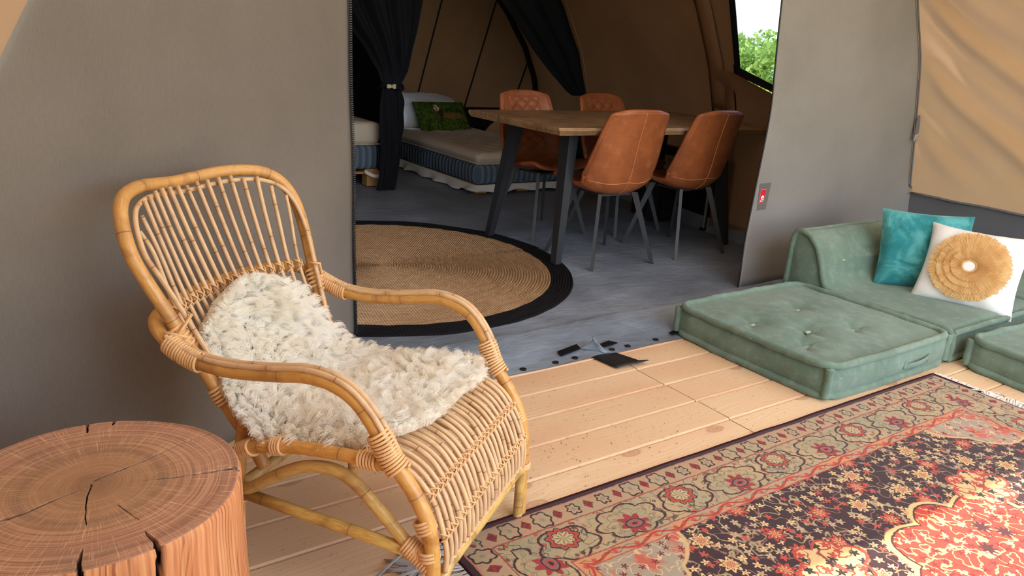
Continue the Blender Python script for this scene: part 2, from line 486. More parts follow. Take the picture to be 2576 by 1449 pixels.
# main border: palmettes and rosettes, each in a scalloped outline
PER = 0.398
ph = (s + 0.6455) / PER
a1 = (xfrac(ph + 0.5) - 0.5) * PER
a2 = (xfrac(ph) - 0.5) * PER
b1 = d - 0.178; b2 = d - 0.140
t1 = xatan2(b1 + 0.018, a1 * 0.60)
e1 = xhyp(a1 * 0.60, b1 + 0.018)
r1 = 0.050 + xabs(xsin(t1 * 3.5)) * 0.014
c = cmix(below(e1 - r1, 0.0, 0.002) * 0.55, c, base)
c = cmix(band(e1 - r1, 0.0, 0.0026, 0.0012), c, C_DARK)
c = cmix(band(e1 - r1 + 0.020, 0.0, 0.0010, 0.0010) * 0.6, c, C_BLK)
t2 = xatan2(b2 - 0.022, a2 * 0.72)
e2 = xhyp(a2 * 0.72, b2 - 0.022)
r2 = 0.049 + xabs(xsin(t2 * 2.5 + 0.6)) * 0.013
c = cmix(band(e2 - r2, 0.0, 0.0028, 0.0012), c, C_DARK)
c = cmix(band(e2 - r2 - 0.006, 0.0, 0.0012, 0.001) * 0.7, c, C_PINK)
th1 = xatan2(b1, a1); ro1 = xhyp(a1, b1)
pet = 0.036 + xcos(th1 * 8.0) * 0.008
c = cmix(below(ro1, pet, 0.002), c, cmix(noise(p, 60, 2), C_MAR, lin((170, 52, 50))))
ov = xhyp(a1 / 0.026, b1 / 0.017)
c = cmix(below(ov, 1.0, 0.06), c, lin((120, 92, 92)))
c = cmix(band(ov, 1.0, 0.1, 0.05), c, C_DARK)
c = cmix(below(ov, 0.55, 0.08), c, C_RED)
c = cmix(below(ov, 0.3, 0.08), c, C_BLK)
th2 = xatan2(b2, a2); ro2 = xhyp(a2, b2 * 1.1)
pet2 = 0.040 + xcos(th2 * 9.0) * 0.005
c = cmix(below(ro2, pet2, 0.0015), c, C_RED)
c = cmix(band(ro2, pet2 + 0.003, 0.0022, 0.0012), c, C_BLK)
c = cmix(below(ro2, pet2 * 0.7, 0.0015), c, lin((178, 158, 118)))
c = cmix(band(ro2, pet2 * 0.7, 0.0014, 0.001), c, C_BLK)
c = cmix(below(ro2, 0.025, 0.02) * (xcos(th2 * 9.0) > 0.75) * 0.9, c, C_BLK)
# outer guard
c2 = cmix(sstep(noise(p, 14, 2), 0.35, 0.65), lin((170, 140, 108)), lin((160, 144, 112)))
c2 = cmix(band(xsin(s * 2 * PI / 0.0995) * 0.022 + (d - 0.055), 0.0, 0.0016, 0.001) * 0.8, c2, C_PINK)
gi = s / 0.0995
ag = (xfrac(gi + 0.5) - 0.5) * 0.0995; bg = d - 0.055
loz = xabs(ag) / 0.015 + xabs(bg) / 0.021
c2 = cmix(below(loz, 1.0, 0.12), c2, cmix(noise(p, 120, 1) > 0.5, C_MAR, lin((132, 40, 34))))
ag2 = (xfrac(gi) - 0.5) * 0.0995
rg = xhyp(ag2, bg * 0.8)
big = xfrac(gi * 0.25) > 0.5
c2 = cmix(band(rg, 0.016 + big * 0.008 + xcos(xatan2(bg, ag2) * 6.0) * 0.003, 0.0026, 0.0012), c2, C_BLK)
c2 = cmix(below(rg, 0.006, 0.002), c2, C_GREY)
c = cmix(d < 0.088, c, c2)
c = cmix(band(d, 0.090, 0.0022, 0.001), c, lin((150, 60, 48)))
c = cmix(band(d, 0.0215, 0.0022, 0.001), c, lin((176, 110, 90)))
# inner guard
c3 = cmix(sstep(noise(p, 12, 2), 0.4, 0.6), lin((190, 132, 88)), lin((162, 140, 112)))
c3 = cmix(band(xsin(s * 2 * PI / 0.133) * 0.010 + (d - 0.2415), 0.0, 0.004, 0.0015), c3, lin((168, 52, 34)))
c3 = cmix(below(xhyp((xfrac(s / 0.0665) - 0.5) * 0.0665, d - 0.2415), 0.007, 0.002), c3, lin((178, 72, 50)))
c3 = cmix(band(xsin(s * 2 * PI / 0.0665 + 1.0) * 0.007 + (d - 0.2415), 0.0, 0.0012, 0.0008) * 0.7, c3, C_BLK)
c = cmix(d > 0.222, c, c3)
c = cmix(band(d, 0.2235, 0.002, 0.001), c, lin((156, 62, 46)))
# field
vb = voro(vec(lx, ly), 9.5, 'F1', 0.85, '2D')
vs = voro(vec(lx, ly), 30.0, 'F1', 0.9, '2D')
def petals(vn, n, r0, amp):
    vm = X.nt.nodes.new('ShaderNodeVectorMath'); vm.operation = 'SUBTRACT'
    X.nt.links.new(vec(lx, ly).v, vm.inputs[0]); X.nt.links.new(vn.outputs['Position'], vm.inputs[1])
    ax, ay, az = sepxyz(X(vm.outputs[0]))
    sc = X.nt.nodes.new('ShaderNodeSeparateColor'); X.nt.links.new(vn.outputs['Color'], sc.inputs[0])
    return xhyp(ax, ay) - (xcos(xatan2(ay, ax) * n + X(sc.outputs[2]) * 6.0) * amp + r0), X(sc.outputs[0]), X(sc.outputs[1])
f = cmix(0.5, C_DARK, lin((38, 14, 18)))
n_v = noise(vec(lx, ly), 11, 2, 0.5)
f = cmix(band(n_v, 0.5, 0.010, 0.006) * 0.85, f, lin((168, 150, 112)))
n_w = noise(vec(lx + 3.0, ly), 17, 1, 0.5)
f = cmix(band(n_w, 0.46, 0.012, 0.006) * 0.7, f, lin((150, 110, 92)))
ds, rs_, gs_ = petals(vs, 5.0, 0.0085, 0.0038)
fc = cmix(gs_ > 0.72, cmix(gs_ > 0.35, lin((204, 176, 126)), lin((178, 156, 122))), lin((176, 70, 52)))
f = cmix(below(ds, 0.0, 0.001) * (rs_ > 0.18), f, fc)
f = cmix(below(ds, -0.0075, 0.001) * (rs_ > 0.18), f, C_RED)
db, rb_, gb_ = petals(vb, 8.0, 0.024, 0.006)
bc = cmix(gb_ > 0.45, lin((206, 178, 122)), lin((176, 64, 46)))
f = cmix(below(db, 0.006, 0.0015) * (rb_ > 0.35), f, C_DARK)
f = cmix(below(db, 0.0, 0.001) * (rb_ > 0.35), f, bc)
f = cmix(band(db, -0.010, 0.002, 0.001) * (rb_ > 0.35), f, C_MAR)
f = cmix(below(db, -0.012, 0.001) * (rb_ > 0.35), f, lin((196, 150, 104)))
f = cmix(below(db, -0.020, 0.001) * (rb_ > 0.35), f, C_RED)
# central medallion, red with golden vines, and grey corner pieces
mr = xhyp((lx - 0.10) * 0.8, ly * 1.1); mt = xatan2(ly, lx - 0.10)
mrad = 0.225 + xabs(xcos(mt * 4.0)) * 0.05
vine = noise(vec(lx, ly + 5.0), 27, 1, 0.4)
mc = cmix(band(vine, 0.5, 0.026, 0.008), lin((178, 52, 36)), lin((212, 168, 108)))
mc = cmix(band(n_v, 0.58, 0.010, 0.006) * 0.8, mc, C_MAR)
mc = cmix(below(ds, -0.001, 0.001) * (rs_ > 0.35), mc, cmix(gs_ > 0.4, lin((206, 176, 124)), C_MAR))
mc = cmix(below(db, -0.004, 0.001) * (rb_ > 0.6), mc, lin((70, 24, 26)))
f = cmix(below(mr - mrad, 0.02, 0.002), f, lin((204, 172, 112)))
f = cmix(below(mr - mrad, 0.006, 0.002), f, C_DARK)
f = cmix(below(mr - mrad, 0.0, 0.002), f, mc)
# pendants either side of the medallion
pm = xhyp((xabs(lx - 0.02) - 0.355) * 0.75, xabs(ly) - 0.215)
pr_ = 0.062 + xabs(xcos(xatan2(xabs(ly) - 0.215, xabs(lx - 0.02) - 0.355) * 3.0)) * 0.022
pc = cmix(band(vine, 0.5, 0.03, 0.01), lin((196, 168, 116)), lin((140, 60, 44)))
pc = cmix(below(ds, 0.002, 0.001) * (rs_ > 0.15), pc, cmix(gs_ > 0.5, C_RED, C_BLK))
f = cmix(band(pm - pr_, 0.0, 0.004, 0.001), f, C_RED)
f = cmix(below(pm - pr_, -0.004, 0.001), f, pc)
cr_ = xhyp((HX - 0.257 - xabs(lx)) * 0.75, HY - 0.257 - xabs(ly))
cw = 0.17 + xabs(xcos(xatan2(HY - xabs(ly), HX - xabs(lx)) * 7.0)) * 0.03
cc = cmix(sstep(noise(p, 16, 3, 0.6), 0.45, 0.6), lin((150, 138, 118)), lin((176, 84, 64)))
cc = cmix(band(vine, 0.5, 0.016, 0.006), cc, lin((196, 168, 128)))
cc = cmix(below(ds, -0.002, 0.001) * (rs_ > 0.5), cc, C_MAR)
f = cmix(below(cr_ - cw, 0.008, 0.002), f, lin((190, 160, 112)))
f = cmix(below(cr_ - cw, 0.0, 0.002), f, cc)
c = cmix(d > 0.2555, c, f)
c = cmix(band(d, 0.2565, 0.002, 0.001), c, lin((166, 76, 54)))
c = cmix(d < 0.0195, c, cmix(noise(p, 90, 2), lin((58, 22, 28)), lin((40, 16, 22))))
pile = noise(p, 420, 2, 0.6)
c = cmix(0.22, c, pile, 'OVERLAY')
m.color(c).bump(pile, 0.5, 0.003).sheen(0.15, 0.6)
MT['rug_pile'] = m
MT['rug_edge'] = Mat('rug_edge', lin((52, 20, 26)), 0.95, 0.1)

# ------------------------------------------------------------------ geometry helpers
class MB:
    def __init__(s):
        s.v, s.f, s.tl, s.tr, s.ta = [], [], [], [], []
        s.has = False
    def add(s, vs, fs, tl=None, tr=0.0, ta=None):
        o = len(s.v)
        s.v += [tuple(q) for q in vs]; s.f += [tuple(i + o for i in q) for q in fs]
        s.tl += list(tl) if tl is not None else [0.0] * len(vs)
        s.tr += [tr] * len(vs)
        s.ta += list(ta) if ta is not None else [0.0] * len(vs)
        if tl is not None: s.has = True
        return s
    def box(s, lo, hi, b=0.0):
        if b <= 0:
            (a, c, e), (A, C_, E_) = lo, hi
            vs = [(a, c, e), (A, c, e), (A, C_, e), (a, C_, e), (a, c, E_), (A, c, E_), (A, C_, E_), (a, C_, E_)]
            return s.add(vs, [(0, 3, 2, 1), (4, 5, 6, 7), (0, 1, 5, 4), (1, 2, 6, 5), (2, 3, 7, 6), (3, 0, 4, 7)])
        bm = bmesh.new(); bmesh.ops.create_cube(bm, size=1.0)
        for v in bm.verts: v.co = Vector([(lo[i] + hi[i]) / 2 + v.co[i] * (hi[i] - lo[i]) for i in range(3)])
        bmesh.ops.bevel(bm, geom=list(bm.edges), offset=b, segments=2, affect='EDGES', profile=0.6)
        bm.verts.ensure_lookup_table(); bm.verts.index_update()
        s.add([v.co[:] for v in bm.verts], [[v.index for v in f.verts] for f in bm.faces]); bm.free(); return s
    def tube(s, path, r, seg=10, closed=False, caps=True, tr=None, up=None, flatten=1.0, tl0=0.0):
        P = [Vector(q) for q in path]; n = len(P)
        rs = r if hasattr(r, '__len__') else [r] * n
        T = []
        for i in range(n):
            a = P[(i - 1) % n] if (closed or i > 0) else P[i]; b = P[(i + 1) % n] if (closed or i < n - 1) else P[i]
            t = (b - a); T.append(t.normalized() if t.length > 1e-9 else (T[-1] if T else Vector((0, 0, 1))))
        u = Vector(up) if up else (Vector((0, 0, 1)) if abs(T[0].z) < 0.9 else Vector((1, 0, 0)))
        vs, tls, tas = [], [], []; L = tl0
        for i in range(n):
            u = (u - T[i] * u.dot(T[i])).normalized(); w = T[i].cross(u)
            if i: L += (P[i] - P[i - 1]).length
            for k in range(seg):
                a = 2 * PI * k / seg
                vs.append(P[i] + (u * math.cos(a) * flatten + w * math.sin(a)) * rs[i]); tls.append(L); tas.append(k / seg)
        fs = []
        m_ = n if closed else n - 1
        for i in range(m_):
            j = (i + 1) % n
            for k in range(seg):
                k2 = (k + 1) % seg
                fs.append((i * seg + k, i * seg + k2, j * seg + k2, j * seg + k))
        if caps and not closed:
            fs.append(tuple(reversed(range(seg)))); fs.append(tuple((n - 1) * seg + k for k in range(seg)))
        return s.add(vs, fs, tls, random.random() if tr is None else tr, tas)
    def grid(s, nu, nv, fn, flip=False, cu=False):
        vs = [fn(i / (nu if cu else nu - 1), j / (nv - 1)) for j in range(nv) for i in range(nu)]
        fs = []
        for j in range(nv - 1):
            for i in range(nu if cu else nu - 1):
                i2 = (i + 1) % nu
                q = (j * nu + i, j * nu + i2, (j + 1) * nu + i2, (j + 1) * nu + i)
                fs.append(tuple(reversed(q)) if flip else q)
        return s.add(vs, fs)
    def build(s, name, mat, parent=None, smooth=True, loc=None, thick=0.0, angle=None):
        me = bpy.data.meshes.new(name); me.from_pydata(s.v, [], s.f); me.validate()
        if s.has and len(me.vertices) == len(s.tl):
            for nm, arr in (('tl', s.tl), ('tr', s.tr), ('ta', s.ta)):
                a = me.attributes.new(nm, 'FLOAT', 'POINT'); a.data.foreach_set('value', np.array(arr, dtype=np.float32))
        me.materials.append(MT[mat].m if isinstance(mat, str) else mat)
        if smooth: me.polygons.foreach_set('use_smooth', [True] * len(me.polygons))
        if angle: me.set_sharp_from_angle(angle=angle)
        me.update()
        o = bpy.data.objects.new(name, me); COL.objects.link(o)
        if parent: o.parent = parent
        if loc: o.location = loc
        if thick:
            md = o.modifiers.new('thickness', 'SOLIDIFY'); md.thickness = thick; md.offset = 0
        return o

def crs(pts, n=8, closed=False):
    """Catmull-Rom through pts."""
    P = [np.array(q, float) for q in pts]; m_ = len(P); out = []
    for i in range(m_ if closed else m_ - 1):
        p0 = P[(i - 1) % m_] if (closed or i > 0) else 2 * P[0] - P[1]
        p1, p2 = P[i], P[(i + 1) % m_]
        p3 = P[(i + 2) % m_] if (closed or i + 2 < m_) else 2 * P[-1] - P[-2]
        for k in range(n):
            t = k / n
            out.append(0.5 * (2 * p1 + (p2 - p0) * t + (2 * p0 - 5 * p1 + 4 * p2 - p3) * t * t + (3 * p1 - p0 - 3 * p2 + p3) * t ** 3))
    if not closed: out.append(P[-1])
    return out
def tag(o, label=None, cat=None, group=None, kind=None):
    if label: o['label'] = label
    if cat: o['category'] = cat
    if group: o['group'] = group
    if kind: o['kind'] = kind
    return o
def thing(name, label, cat, loc=(0, 0, 0), rz=0.0, group=None):
    o = bpy.data.objects.new(name, None); COL.objects.link(o)
    o.empty_display_size = 0.1
    o.location = loc; o.rotation_euler = (0, 0, rz)
    return tag(o, label, cat, group)
def struct(o, label, cat=None):
    return tag(o, label, cat, None, 'structure')
def sm(t): t = min(1, max(0, t)); return t * t * (3 - 2 * t)
def lerp(a, b, t): return a + (b - a) * t
def pl(x, xs, ys): return float(np.interp(x, xs, ys))
def nz(x, y, z=0.0): return mnoise.noise(Vector((x, y, z)))

# ================================================================== STRUCTURE
# meadow outside
mb = MB()
mb.grid(41, 41, lambda u, v: (-60 + 120 * u, -60 + 120 * v, -0.42 + 0.05 * nz(u * 30, v * 30)))
struct(mb.build('ground', 'meadow'), 'green and straw coloured meadow outside the tent')

# deck of larch planks: floor > plank
mb = MB()
mb.box((-1.0, -0.9, -0.20), (5.0, 7.6, -0.034))
floor = struct(mb.build('floor', 'pallet_pine', smooth=False), 'pale larch plank deck under the armchair and rug')
PIT, Y0 = 0.14898, 2.0655
def plank_mesh(length):
    w, h, c = (PIT - 0.0035) / 2, 0.030, 0.0055
    prof = [(-w, -h), (w, -h), (w, -c), (w - 0.0022, -0.0015), (w - c, 0), (-w + c, 0), (-w + 0.0022, -0.0015), (-w, -c)]
    b = MB(); n = len(prof)
    b.add([(-length / 2, q[0], q[1]) for q in prof] + [(length / 2, q[0], q[1]) for q in prof],
          [(k, (k + 1) % n, n + (k + 1) % n, n + k) for k in range(n)] + [tuple(reversed(range(n))), tuple(range(n, 2 * n))])
    return b
XJ = 1.9605
pa = plank_mesh(2.9).build('plank', 'larch_plank', floor, smooth=False)
pb = plank_mesh(2.9).build('plank', 'larch_plank', floor, smooth=False)
first = [True, True]
for k in range(-4, 20):
    yc = Y0 - (k - 0.5) * PIT
    j = 0.004 * math.sin(k * 2.1)
    for sd, src in ((0, pa), (1, pb)):
        if first[sd]: o = src; first[sd] = False
        else: o = src.copy(); COL.objects.link(o); o.parent = floor
        o.location = (XJ + j - 0.0024 - 1.45 if sd == 0 else XJ + j + 0.0024 + 1.45, yc, 0.0006 * math.sin(k * 5.0 + sd))

# grey canvas front wall left of the doorway, with a zip down its door edge
def wall_grid(name, mat, fn, nu=40, nv=40, thick=0.0):
    b = MB(); b.grid(nu, nv, fn); return b.build(name, mat, None, True, None, thick)
WALL_P = crs([(1.136, 2.640), (.80, 2.335), (.49, 2.070), (.15, 1.835), (-.15, 1.650), (-.45, 1.480), (-.75, 1.32)], 12)
WALL_D = [0.0]
for i in range(1, len(WALL_P)): WALL_D.append(WALL_D[-1] + float(np.linalg.norm(WALL_P[i] - WALL_P[i - 1])))
def wall_xy(d_): return pl(d_, WALL_D, [q[0] for q in WALL_P]), pl(d_, WALL_D, [q[1] for q in WALL_P])
def seamL(z):  # distance along the wall from the zip to its left seam at height z
    x = 0.100 + 0.55 * (z - 1.154) + 0.10 * max(0, 0.9 - z) * -1.0
    return pl(x, [q[0] for q in reversed(WALL_P)], list(reversed(WALL_D)))
def frontL(u, v):
    z = 2.35 * v; d_ = lerp(seamL(z), 0.055 * z, u)
    x, y = wall_xy(d_)
    o_ = 0.010 * math.sin(d_ * 5 + z * 2) * (1 - u) + 0.007 * nz(d_ * 3, z * 2.2) + 0.030 * sm((.10 - z) / .1) * sm((1 - u) * 6) * (1 + .6 * nz(d_ * 9, 2))
    return (x + o_ * .64, y - o_ * .76, z)
wall_l = struct(wall_grid('wall_left', 'canvas_grey_shaded', frontL, 44, 60, 0.003), 'tall shaded grey canvas wall behind the rattan armchair')
mb = MB()
mb.tube([frontL(1, k / 60)[:2] + (2.35 * k / 60,) for k in range(61)], 0.0065, 6, flatten=0.7)
mb.build('door_binding', 'zip_black', wall_l)
mb = MB()
for k in range(230):
    z = 0.02 + k * 0.0075
    x, y, _ = frontL(1, z / 2.35)
    mb.box((x + 0.002, y - 0.008, z), (x + 0.011, y + 0.002, z + 0.0042))
tag(mb.build('zip_teeth', 'zip_black', wall_l, False), kind='stuff')

# light canvas side of the veranda at the far left
def sideL(u, v):
    z = 2.35 * v; x, y = wall_xy(seamL(z))
    return (x + .015 - 0.75 * u, y - .012 - 2.2 * u, z)
struct(wall_grid('wall_far_left', 'canvas_brown', sideL, 30, 30), 'peach canvas side of the veranda at the upper left')

# grey canvas front wall right of the doorway
XR = [(0.0, 3.195), (0.217, 3.212), (0.53, 3.232), (0.88, 3.253), (1.107, 3.235), (1.41, 3.205), (2.35, 3.12)]
def seamR(z): return pl(z, [0, 0.41, 0.8, 1.2, 1.5, 1.9, 2.35], [4.76, 4.70, 4.60, 4.48, 4.33, 4.1, 3.8])
def doorR(z): return pl(z, [q[0] for q in XR], [q[1] for q in XR])
DOOR_R = crs([(q[1], 0, q[0]) for q in XR], 10)
def doorRs(z): return pl(z, [q[2] for q in DOOR_R], [q[0] for q in DOOR_R])
def frontR(u, v):
    z = 2.35 * v; x = lerp(doorRs(z), seamR(z) + .06 * sm((.46 - z) / .04), u)
    fold = 0.012 * math.sin(u * 16 + z * 1.2) * u * (1 - u) * 2 + 0.008 * nz(x * 2.4, z * 1.2)
    return (x, 2.5 + fold - 0.02 * sm(1 - z / 0.3) * (1 - u), z)
wall_r = struct(wall_grid('wall_right', 'canvas_grey', frontR, 60, 60, 0.003), 'light grey canvas wall behind the green sofa')
mb = MB()
mb.tube([frontR(0, k / 60) for k in range(61)], 0.004, 6)
mb.build('door_binding', 'zip_black', wall_r)
mb = MB()
mb.tube([tuple(np.array(frontR(1, k / 60)) + (-0.004, -0.012, 0)) for k in range(11, 61)], 0.0055, 6, flatten=0.7)
mb.build('seam_zip', 'canvas_skirt', wall_r)
# maker's patch on the door edge: grey patch > red tag, white emblem
mb = MB()
def py(x, z): return frontR((x - doorRs(z)) / (seamR(z) - doorRs(z)), z / 2.35)[1]
def quad_on(mb, pts, off, t=0.0012):
    f_ = [(x, py(x, z) - off - t, z) for x, z in pts]; k_ = [(x, py(x, z) - off, z) for x, z in pts]; n = len(pts)
    mb.add(f_ + k_, [tuple(range(n)), tuple(reversed(range(n, 2 * n)))] + [(i, n + i, n + (i + 1) % n, (i + 1) % n) for i in range(n)])
quad_on(mb, [(3.268, 0.402), (3.337, 0.405), (3.349, 0.544), (3.258, 0.541)], 0.002)
patch = mb.build('patch', 'patch_grey', wall_r, False)
patch['label'] = 'darker grey stitched patch'
mb = MB()
quad_on(mb, [(3.2705, 0.4385), (3.306, 0.4425), (3.3145, 0.514), (3.275, 0.5125)], 0.0035)
tg = mb.build('tag_border', 'tag_pink', patch, False)
mb = MB()
quad_on(mb, [(3.2745, 0.4425), (3.303, 0.4455), (3.311, 0.5095), (3.278, 0.508)], 0.0050)
mb.build('red_tag', 'tag_red', patch, False)
mb = MB()     # white tent emblem over a strip of small lettering
quad_on(mb, [(3.2785, 0.463), (3.303, 0.465), (3.3015, 0.4735), (3.292, 0.482), (3.2795, 0.473)], 0.0065)
quad_on(mb, [(3.275, 0.449), (3.300, 0.4505), (3.3015, 0.4605), (3.280, 0.459)], 0.0065)
mb.build('tent_emblem', 'tag_white', patch, False)
mb = MB()
quad_on(mb, [(3.290, 0.466), (3.294, 0.466), (3.2935, 0.473), (3.2905, 0.473)], 0.0080)
for k in range(5):
    quad_on(mb, [(3.279 + k * 0.0042, 0.4525), (3.2815 + k * 0.0042, 0.4527), (3.2815 + k * 0.0042, 0.457), (3.279 + k * 0.0042, 0.4568)], 0.0080)
mb.build('emblem_lines', 'patch_grey', patch, False)
# webbing strap with a side release buckle on the seam
mb = MB()
mb.add([(4.575, 2.478, 0.885), (4.602, 2.474, 0.90), (4.600, 2.470, 0.785), (4.566, 2.472, 0.785), (4.566, 2.476, 0.87),
        (4.575, 2.482, 0.885), (4.602, 2.478, 0.90), (4.600, 2.474, 0.785), (4.566, 2.476, 0.785), (4.566, 2.480, 0.87)],
       [(0, 1, 2, 3, 4), (9, 8, 7, 6, 5)] + [(i, 5 + i, 5 + (i + 1) % 5, (i + 1) % 5) for i in range(5)])
strap = mb.build('strap', 'canvas_skirt', wall_r, False)
mb = MB()
mb.box((4.562, 2.462, 0.750), (4.590, 2.472, 0.780), 0.003); mb.box((4.557, 2.463, 0.741), (4.567, 2.471, 0.758), 0.002); mb.box((4.584, 2.463, 0.741), (4.594, 2.471, 0.758), 0.002)
mb.build('buckle', 'buckle_grey', strap)

# brown canvas side wall of the veranda, dark skirt below
def sideR(u, v):
    z = lerp(0.415, 2.35, v); y = lerp(2.54, -0.55, u)
    ph = z * 19.0 + u * 52.0 + 3.0 * nz(u * 4, z * 1.2, 3.0)
    amp = 0.046 * sm(u * 14) * sm((1 - v) * 3) * sm(v * 5) * (.55 + .6 * abs(nz(u * 3, z * 1.5, 8)))
    f_ = math.sin(ph + 1.5 * nz(u * 5, z * 1.5)) * 0.55 + 0.5 * math.sin(ph * 1.7 + 2.0 + 2.5 * nz(u * 4 + 4, z * 2)) + 0.4 * nz(u * 9 - z * 3, z * 3 + u * 5)
    belly = 0.05 * math.sin(PI * v) * sm(u * 4)
    return (seamR(z) + f_ * amp + belly + .01, y + .02 * (u == 0), z)
wall_s = struct(wall_grid('wall_side', 'canvas_brown', sideR, 150, 90), 'creased brown canvas side wall above the sofa')
def skirt(u, v):
    y = lerp(2.57, -0.55, u); z = lerp(0.0, 0.425, v)
    return (lerp(4.80, 4.712, v) + 0.008 * nz(u * 12, v * 3), y, z)
sk = struct(wall_grid('trim_skirt', 'canvas_skirt', skirt, 60, 12), 'dark grey mud skirt along the foot of the brown side wall')
mb = MB()
mb.tube([(4.700, lerp(2.49, -0.5, k / 40), 0.424 + 0.002 * math.sin(k * 1.3)) for k in range(41)], 0.007, 6)
mb.build('skirt_piping', 'canvas_skirt', sk)

# canopy over the veranda: front edge throws the shade line across the rug
def canopy(u, v):
    y = lerp(2.64, lerp(-0.80, -0.62, u) + .03 * math.sin(u * 23) + .02 * nz(u * 14, 1), v); x = lerp(-0.95, lerp(4.95, 4.0, 1 - v), u)
    return (x, y, lerp(2.36, 2.30, v) + 0.30 * math.sin(PI * u) * (1 - 0.75 * v) - 0.02 * v * abs(math.sin(u * 9 * PI)))
cn = struct(wall_grid('ceiling_canopy', 'canvas_roof', canopy, 90, 16), 'sand coloured canvas canopy over the veranda')

b = None
def shade_panel(u, v):  # unseen panel behind the camera, added to cut light on the left
    x = lerp(-0.97, 0.42 + .10 * math.sin(v * 3), u)
    return (x, -0.66 + .03 * math.sin(u * 14 + v), lerp(-.03, 2.30, v))
struct(wall_grid('shade_panel_front', 'canvas_grey', shade_panel, 24, 16), 'added canvas panel behind the camera, shading the log and left wall')

# tent interior -----------------------------------------------------
def rbase(y): return pl(y, [2.45, 3.1, 3.5, 5.3, 7.05], [4.02, 4.03, 4.07, 4.42, 5.15])
def rlean(y, z):
    k = pl(y, [3.5, 5.3, 7.05], [1.0, 1.0, 1.9])
    return k * pl(z, [0, 0.70, 0.775, 1.09, 1.46, 1.9, 2.35], [0, 0.0, 0.02, 0.13, 0.33, 0.72, 1.35])
def rwall(y, z, off=0.0): return (rbase(y) - rlean(y, z) - off, y, z)
def insideR(u, v):
    y = lerp(3.43, 7.08, u); z = lerp(0.50, 2.35, v)
    x, y, z = rwall(max(y, 3.5), z)[0], y, z
    return (x + .004 * (y < 3.5) + 0.012 * (y > 3.5) * nz(y * 2, z * 2), y, z)
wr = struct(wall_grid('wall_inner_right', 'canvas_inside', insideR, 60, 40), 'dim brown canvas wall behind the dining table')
b = MB(); b.grid(30, 8, lambda u, v: rwall(lerp(3.30, 7.08, u), lerp(0.09, 0.51, v), -0.004))
tr = struct(b.build('trim_inner_right', 'cloth_black'), 'black cloth skirt below the brown inner wall')
b = MB(); b.grid(30, 8, lambda u, v: (rwall(lerp(2.5, 7.08, u), 0.3)[0] - 0.05 * (1 - v) ** 2 + 0.01, lerp(2.5, 7.08, u), lerp(0.0, 0.10, v)))
struct(b.build('baseboard_right', 'pvc_grey'), 'upturned grey groundsheet edge along the inner wall')
# front part of that wall, with the window
def winL(z): return 3.30 - 0.17 * (z - 1.09)
def winB(y): return 1.097 - 0.335 * (3.30 - y)
def rw2(y, z, off=0.0):
    return (pl(y, [2.45, 3.5], [4.02, 4.07]) - rlean(3.5, z) - off, y, z)
b = MB()
b.grid(10, 40, lambda u, v: rw2(lerp(3.5, winL(2.3 * v) + 0.035, u), 2.3 * v))
b.grid(14, 24, lambda u, v: rw2(lerp(3.47, 2.52, u), lerp(0.0, winB(min(3.34, lerp(3.47, 2.52, u))) - 0.05, v), 0.006 + 0.03 * math.sin(PI * v) * 0.6 + 0.05 * sm((v - 0.86) * 7)))
b.grid(10, 6, lambda u, v: rw2(lerp(3.3, 2.52, u), lerp(2.0, 2.35, v)))
ww = struct(b.build('wall_window_side', 'canvas_inside'), 'brown canvas wall around the clear window')
win = thing('window_1', 'clear plastic window with a black cloth border, leaves behind', 'window', (0, 0, 0))
win['kind'] = 'structure'
b = MB()
b.grid(4, 26, lambda u, v: rw2(lerp(winL(lerp(winB(3.3), 2.05, v)) + 0.04, winL(lerp(winB(3.3), 2.05, v)) - 0.005, u), lerp(winB(3.3) - 0.055, 2.05, v), 0.012))
b.grid(20, 4, lambda u, v: rw2(lerp(winL(1.09) + 0.04, 2.52, u), lerp(winB(lerp(3.3, 2.52, u)) - 0.055 + 0.03 * u, winB(lerp(3.3, 2.52, u)), v), 0.012))
b.build('window_border', 'cloth_black', win, thick=0.004)
b = MB()
b.grid(16, 20, lambda u, v: rw2(lerp(winL(lerp(winB(3.3), 2.05, v)) + 0.01, 2.52, u), lerp(winB(lerp(3.3, 2.52, u)) - 0.02, 2.05, v), 0.004))
b.build('window_pane', 'window_pvc', win)

# back wall of the bedroom
def yback(z): return 7.1 - 0.48 * (z - 0.5)
b = MB(); b.grid(50, 24, lambda u, v: (lerp(2.6, 5.35, u), yback(lerp(0.44, 2.35, v)) + 0.012 * nz(u * 8, v * 5), lerp(0.44, 2.35, v)))
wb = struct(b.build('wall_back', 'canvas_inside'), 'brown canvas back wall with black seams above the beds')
for xs in (3.69, 4.27, 4.87):
    b = MB(); b.tube([(xs, yback(z) - 0.012, z) for z in np.linspace(0.44, 2.3, 20)], 0.009, 6)
    b.build('seam', 'piping_black', wb)
b = MB(); b.grid(20, 6, lambda u, v: (lerp(2.6, 5.3, u), 7.12, lerp(0.0, 0.46, v)))
struct(b.build('trim_back', 'cloth_black'), 'black cloth skirt below the brown back wall')
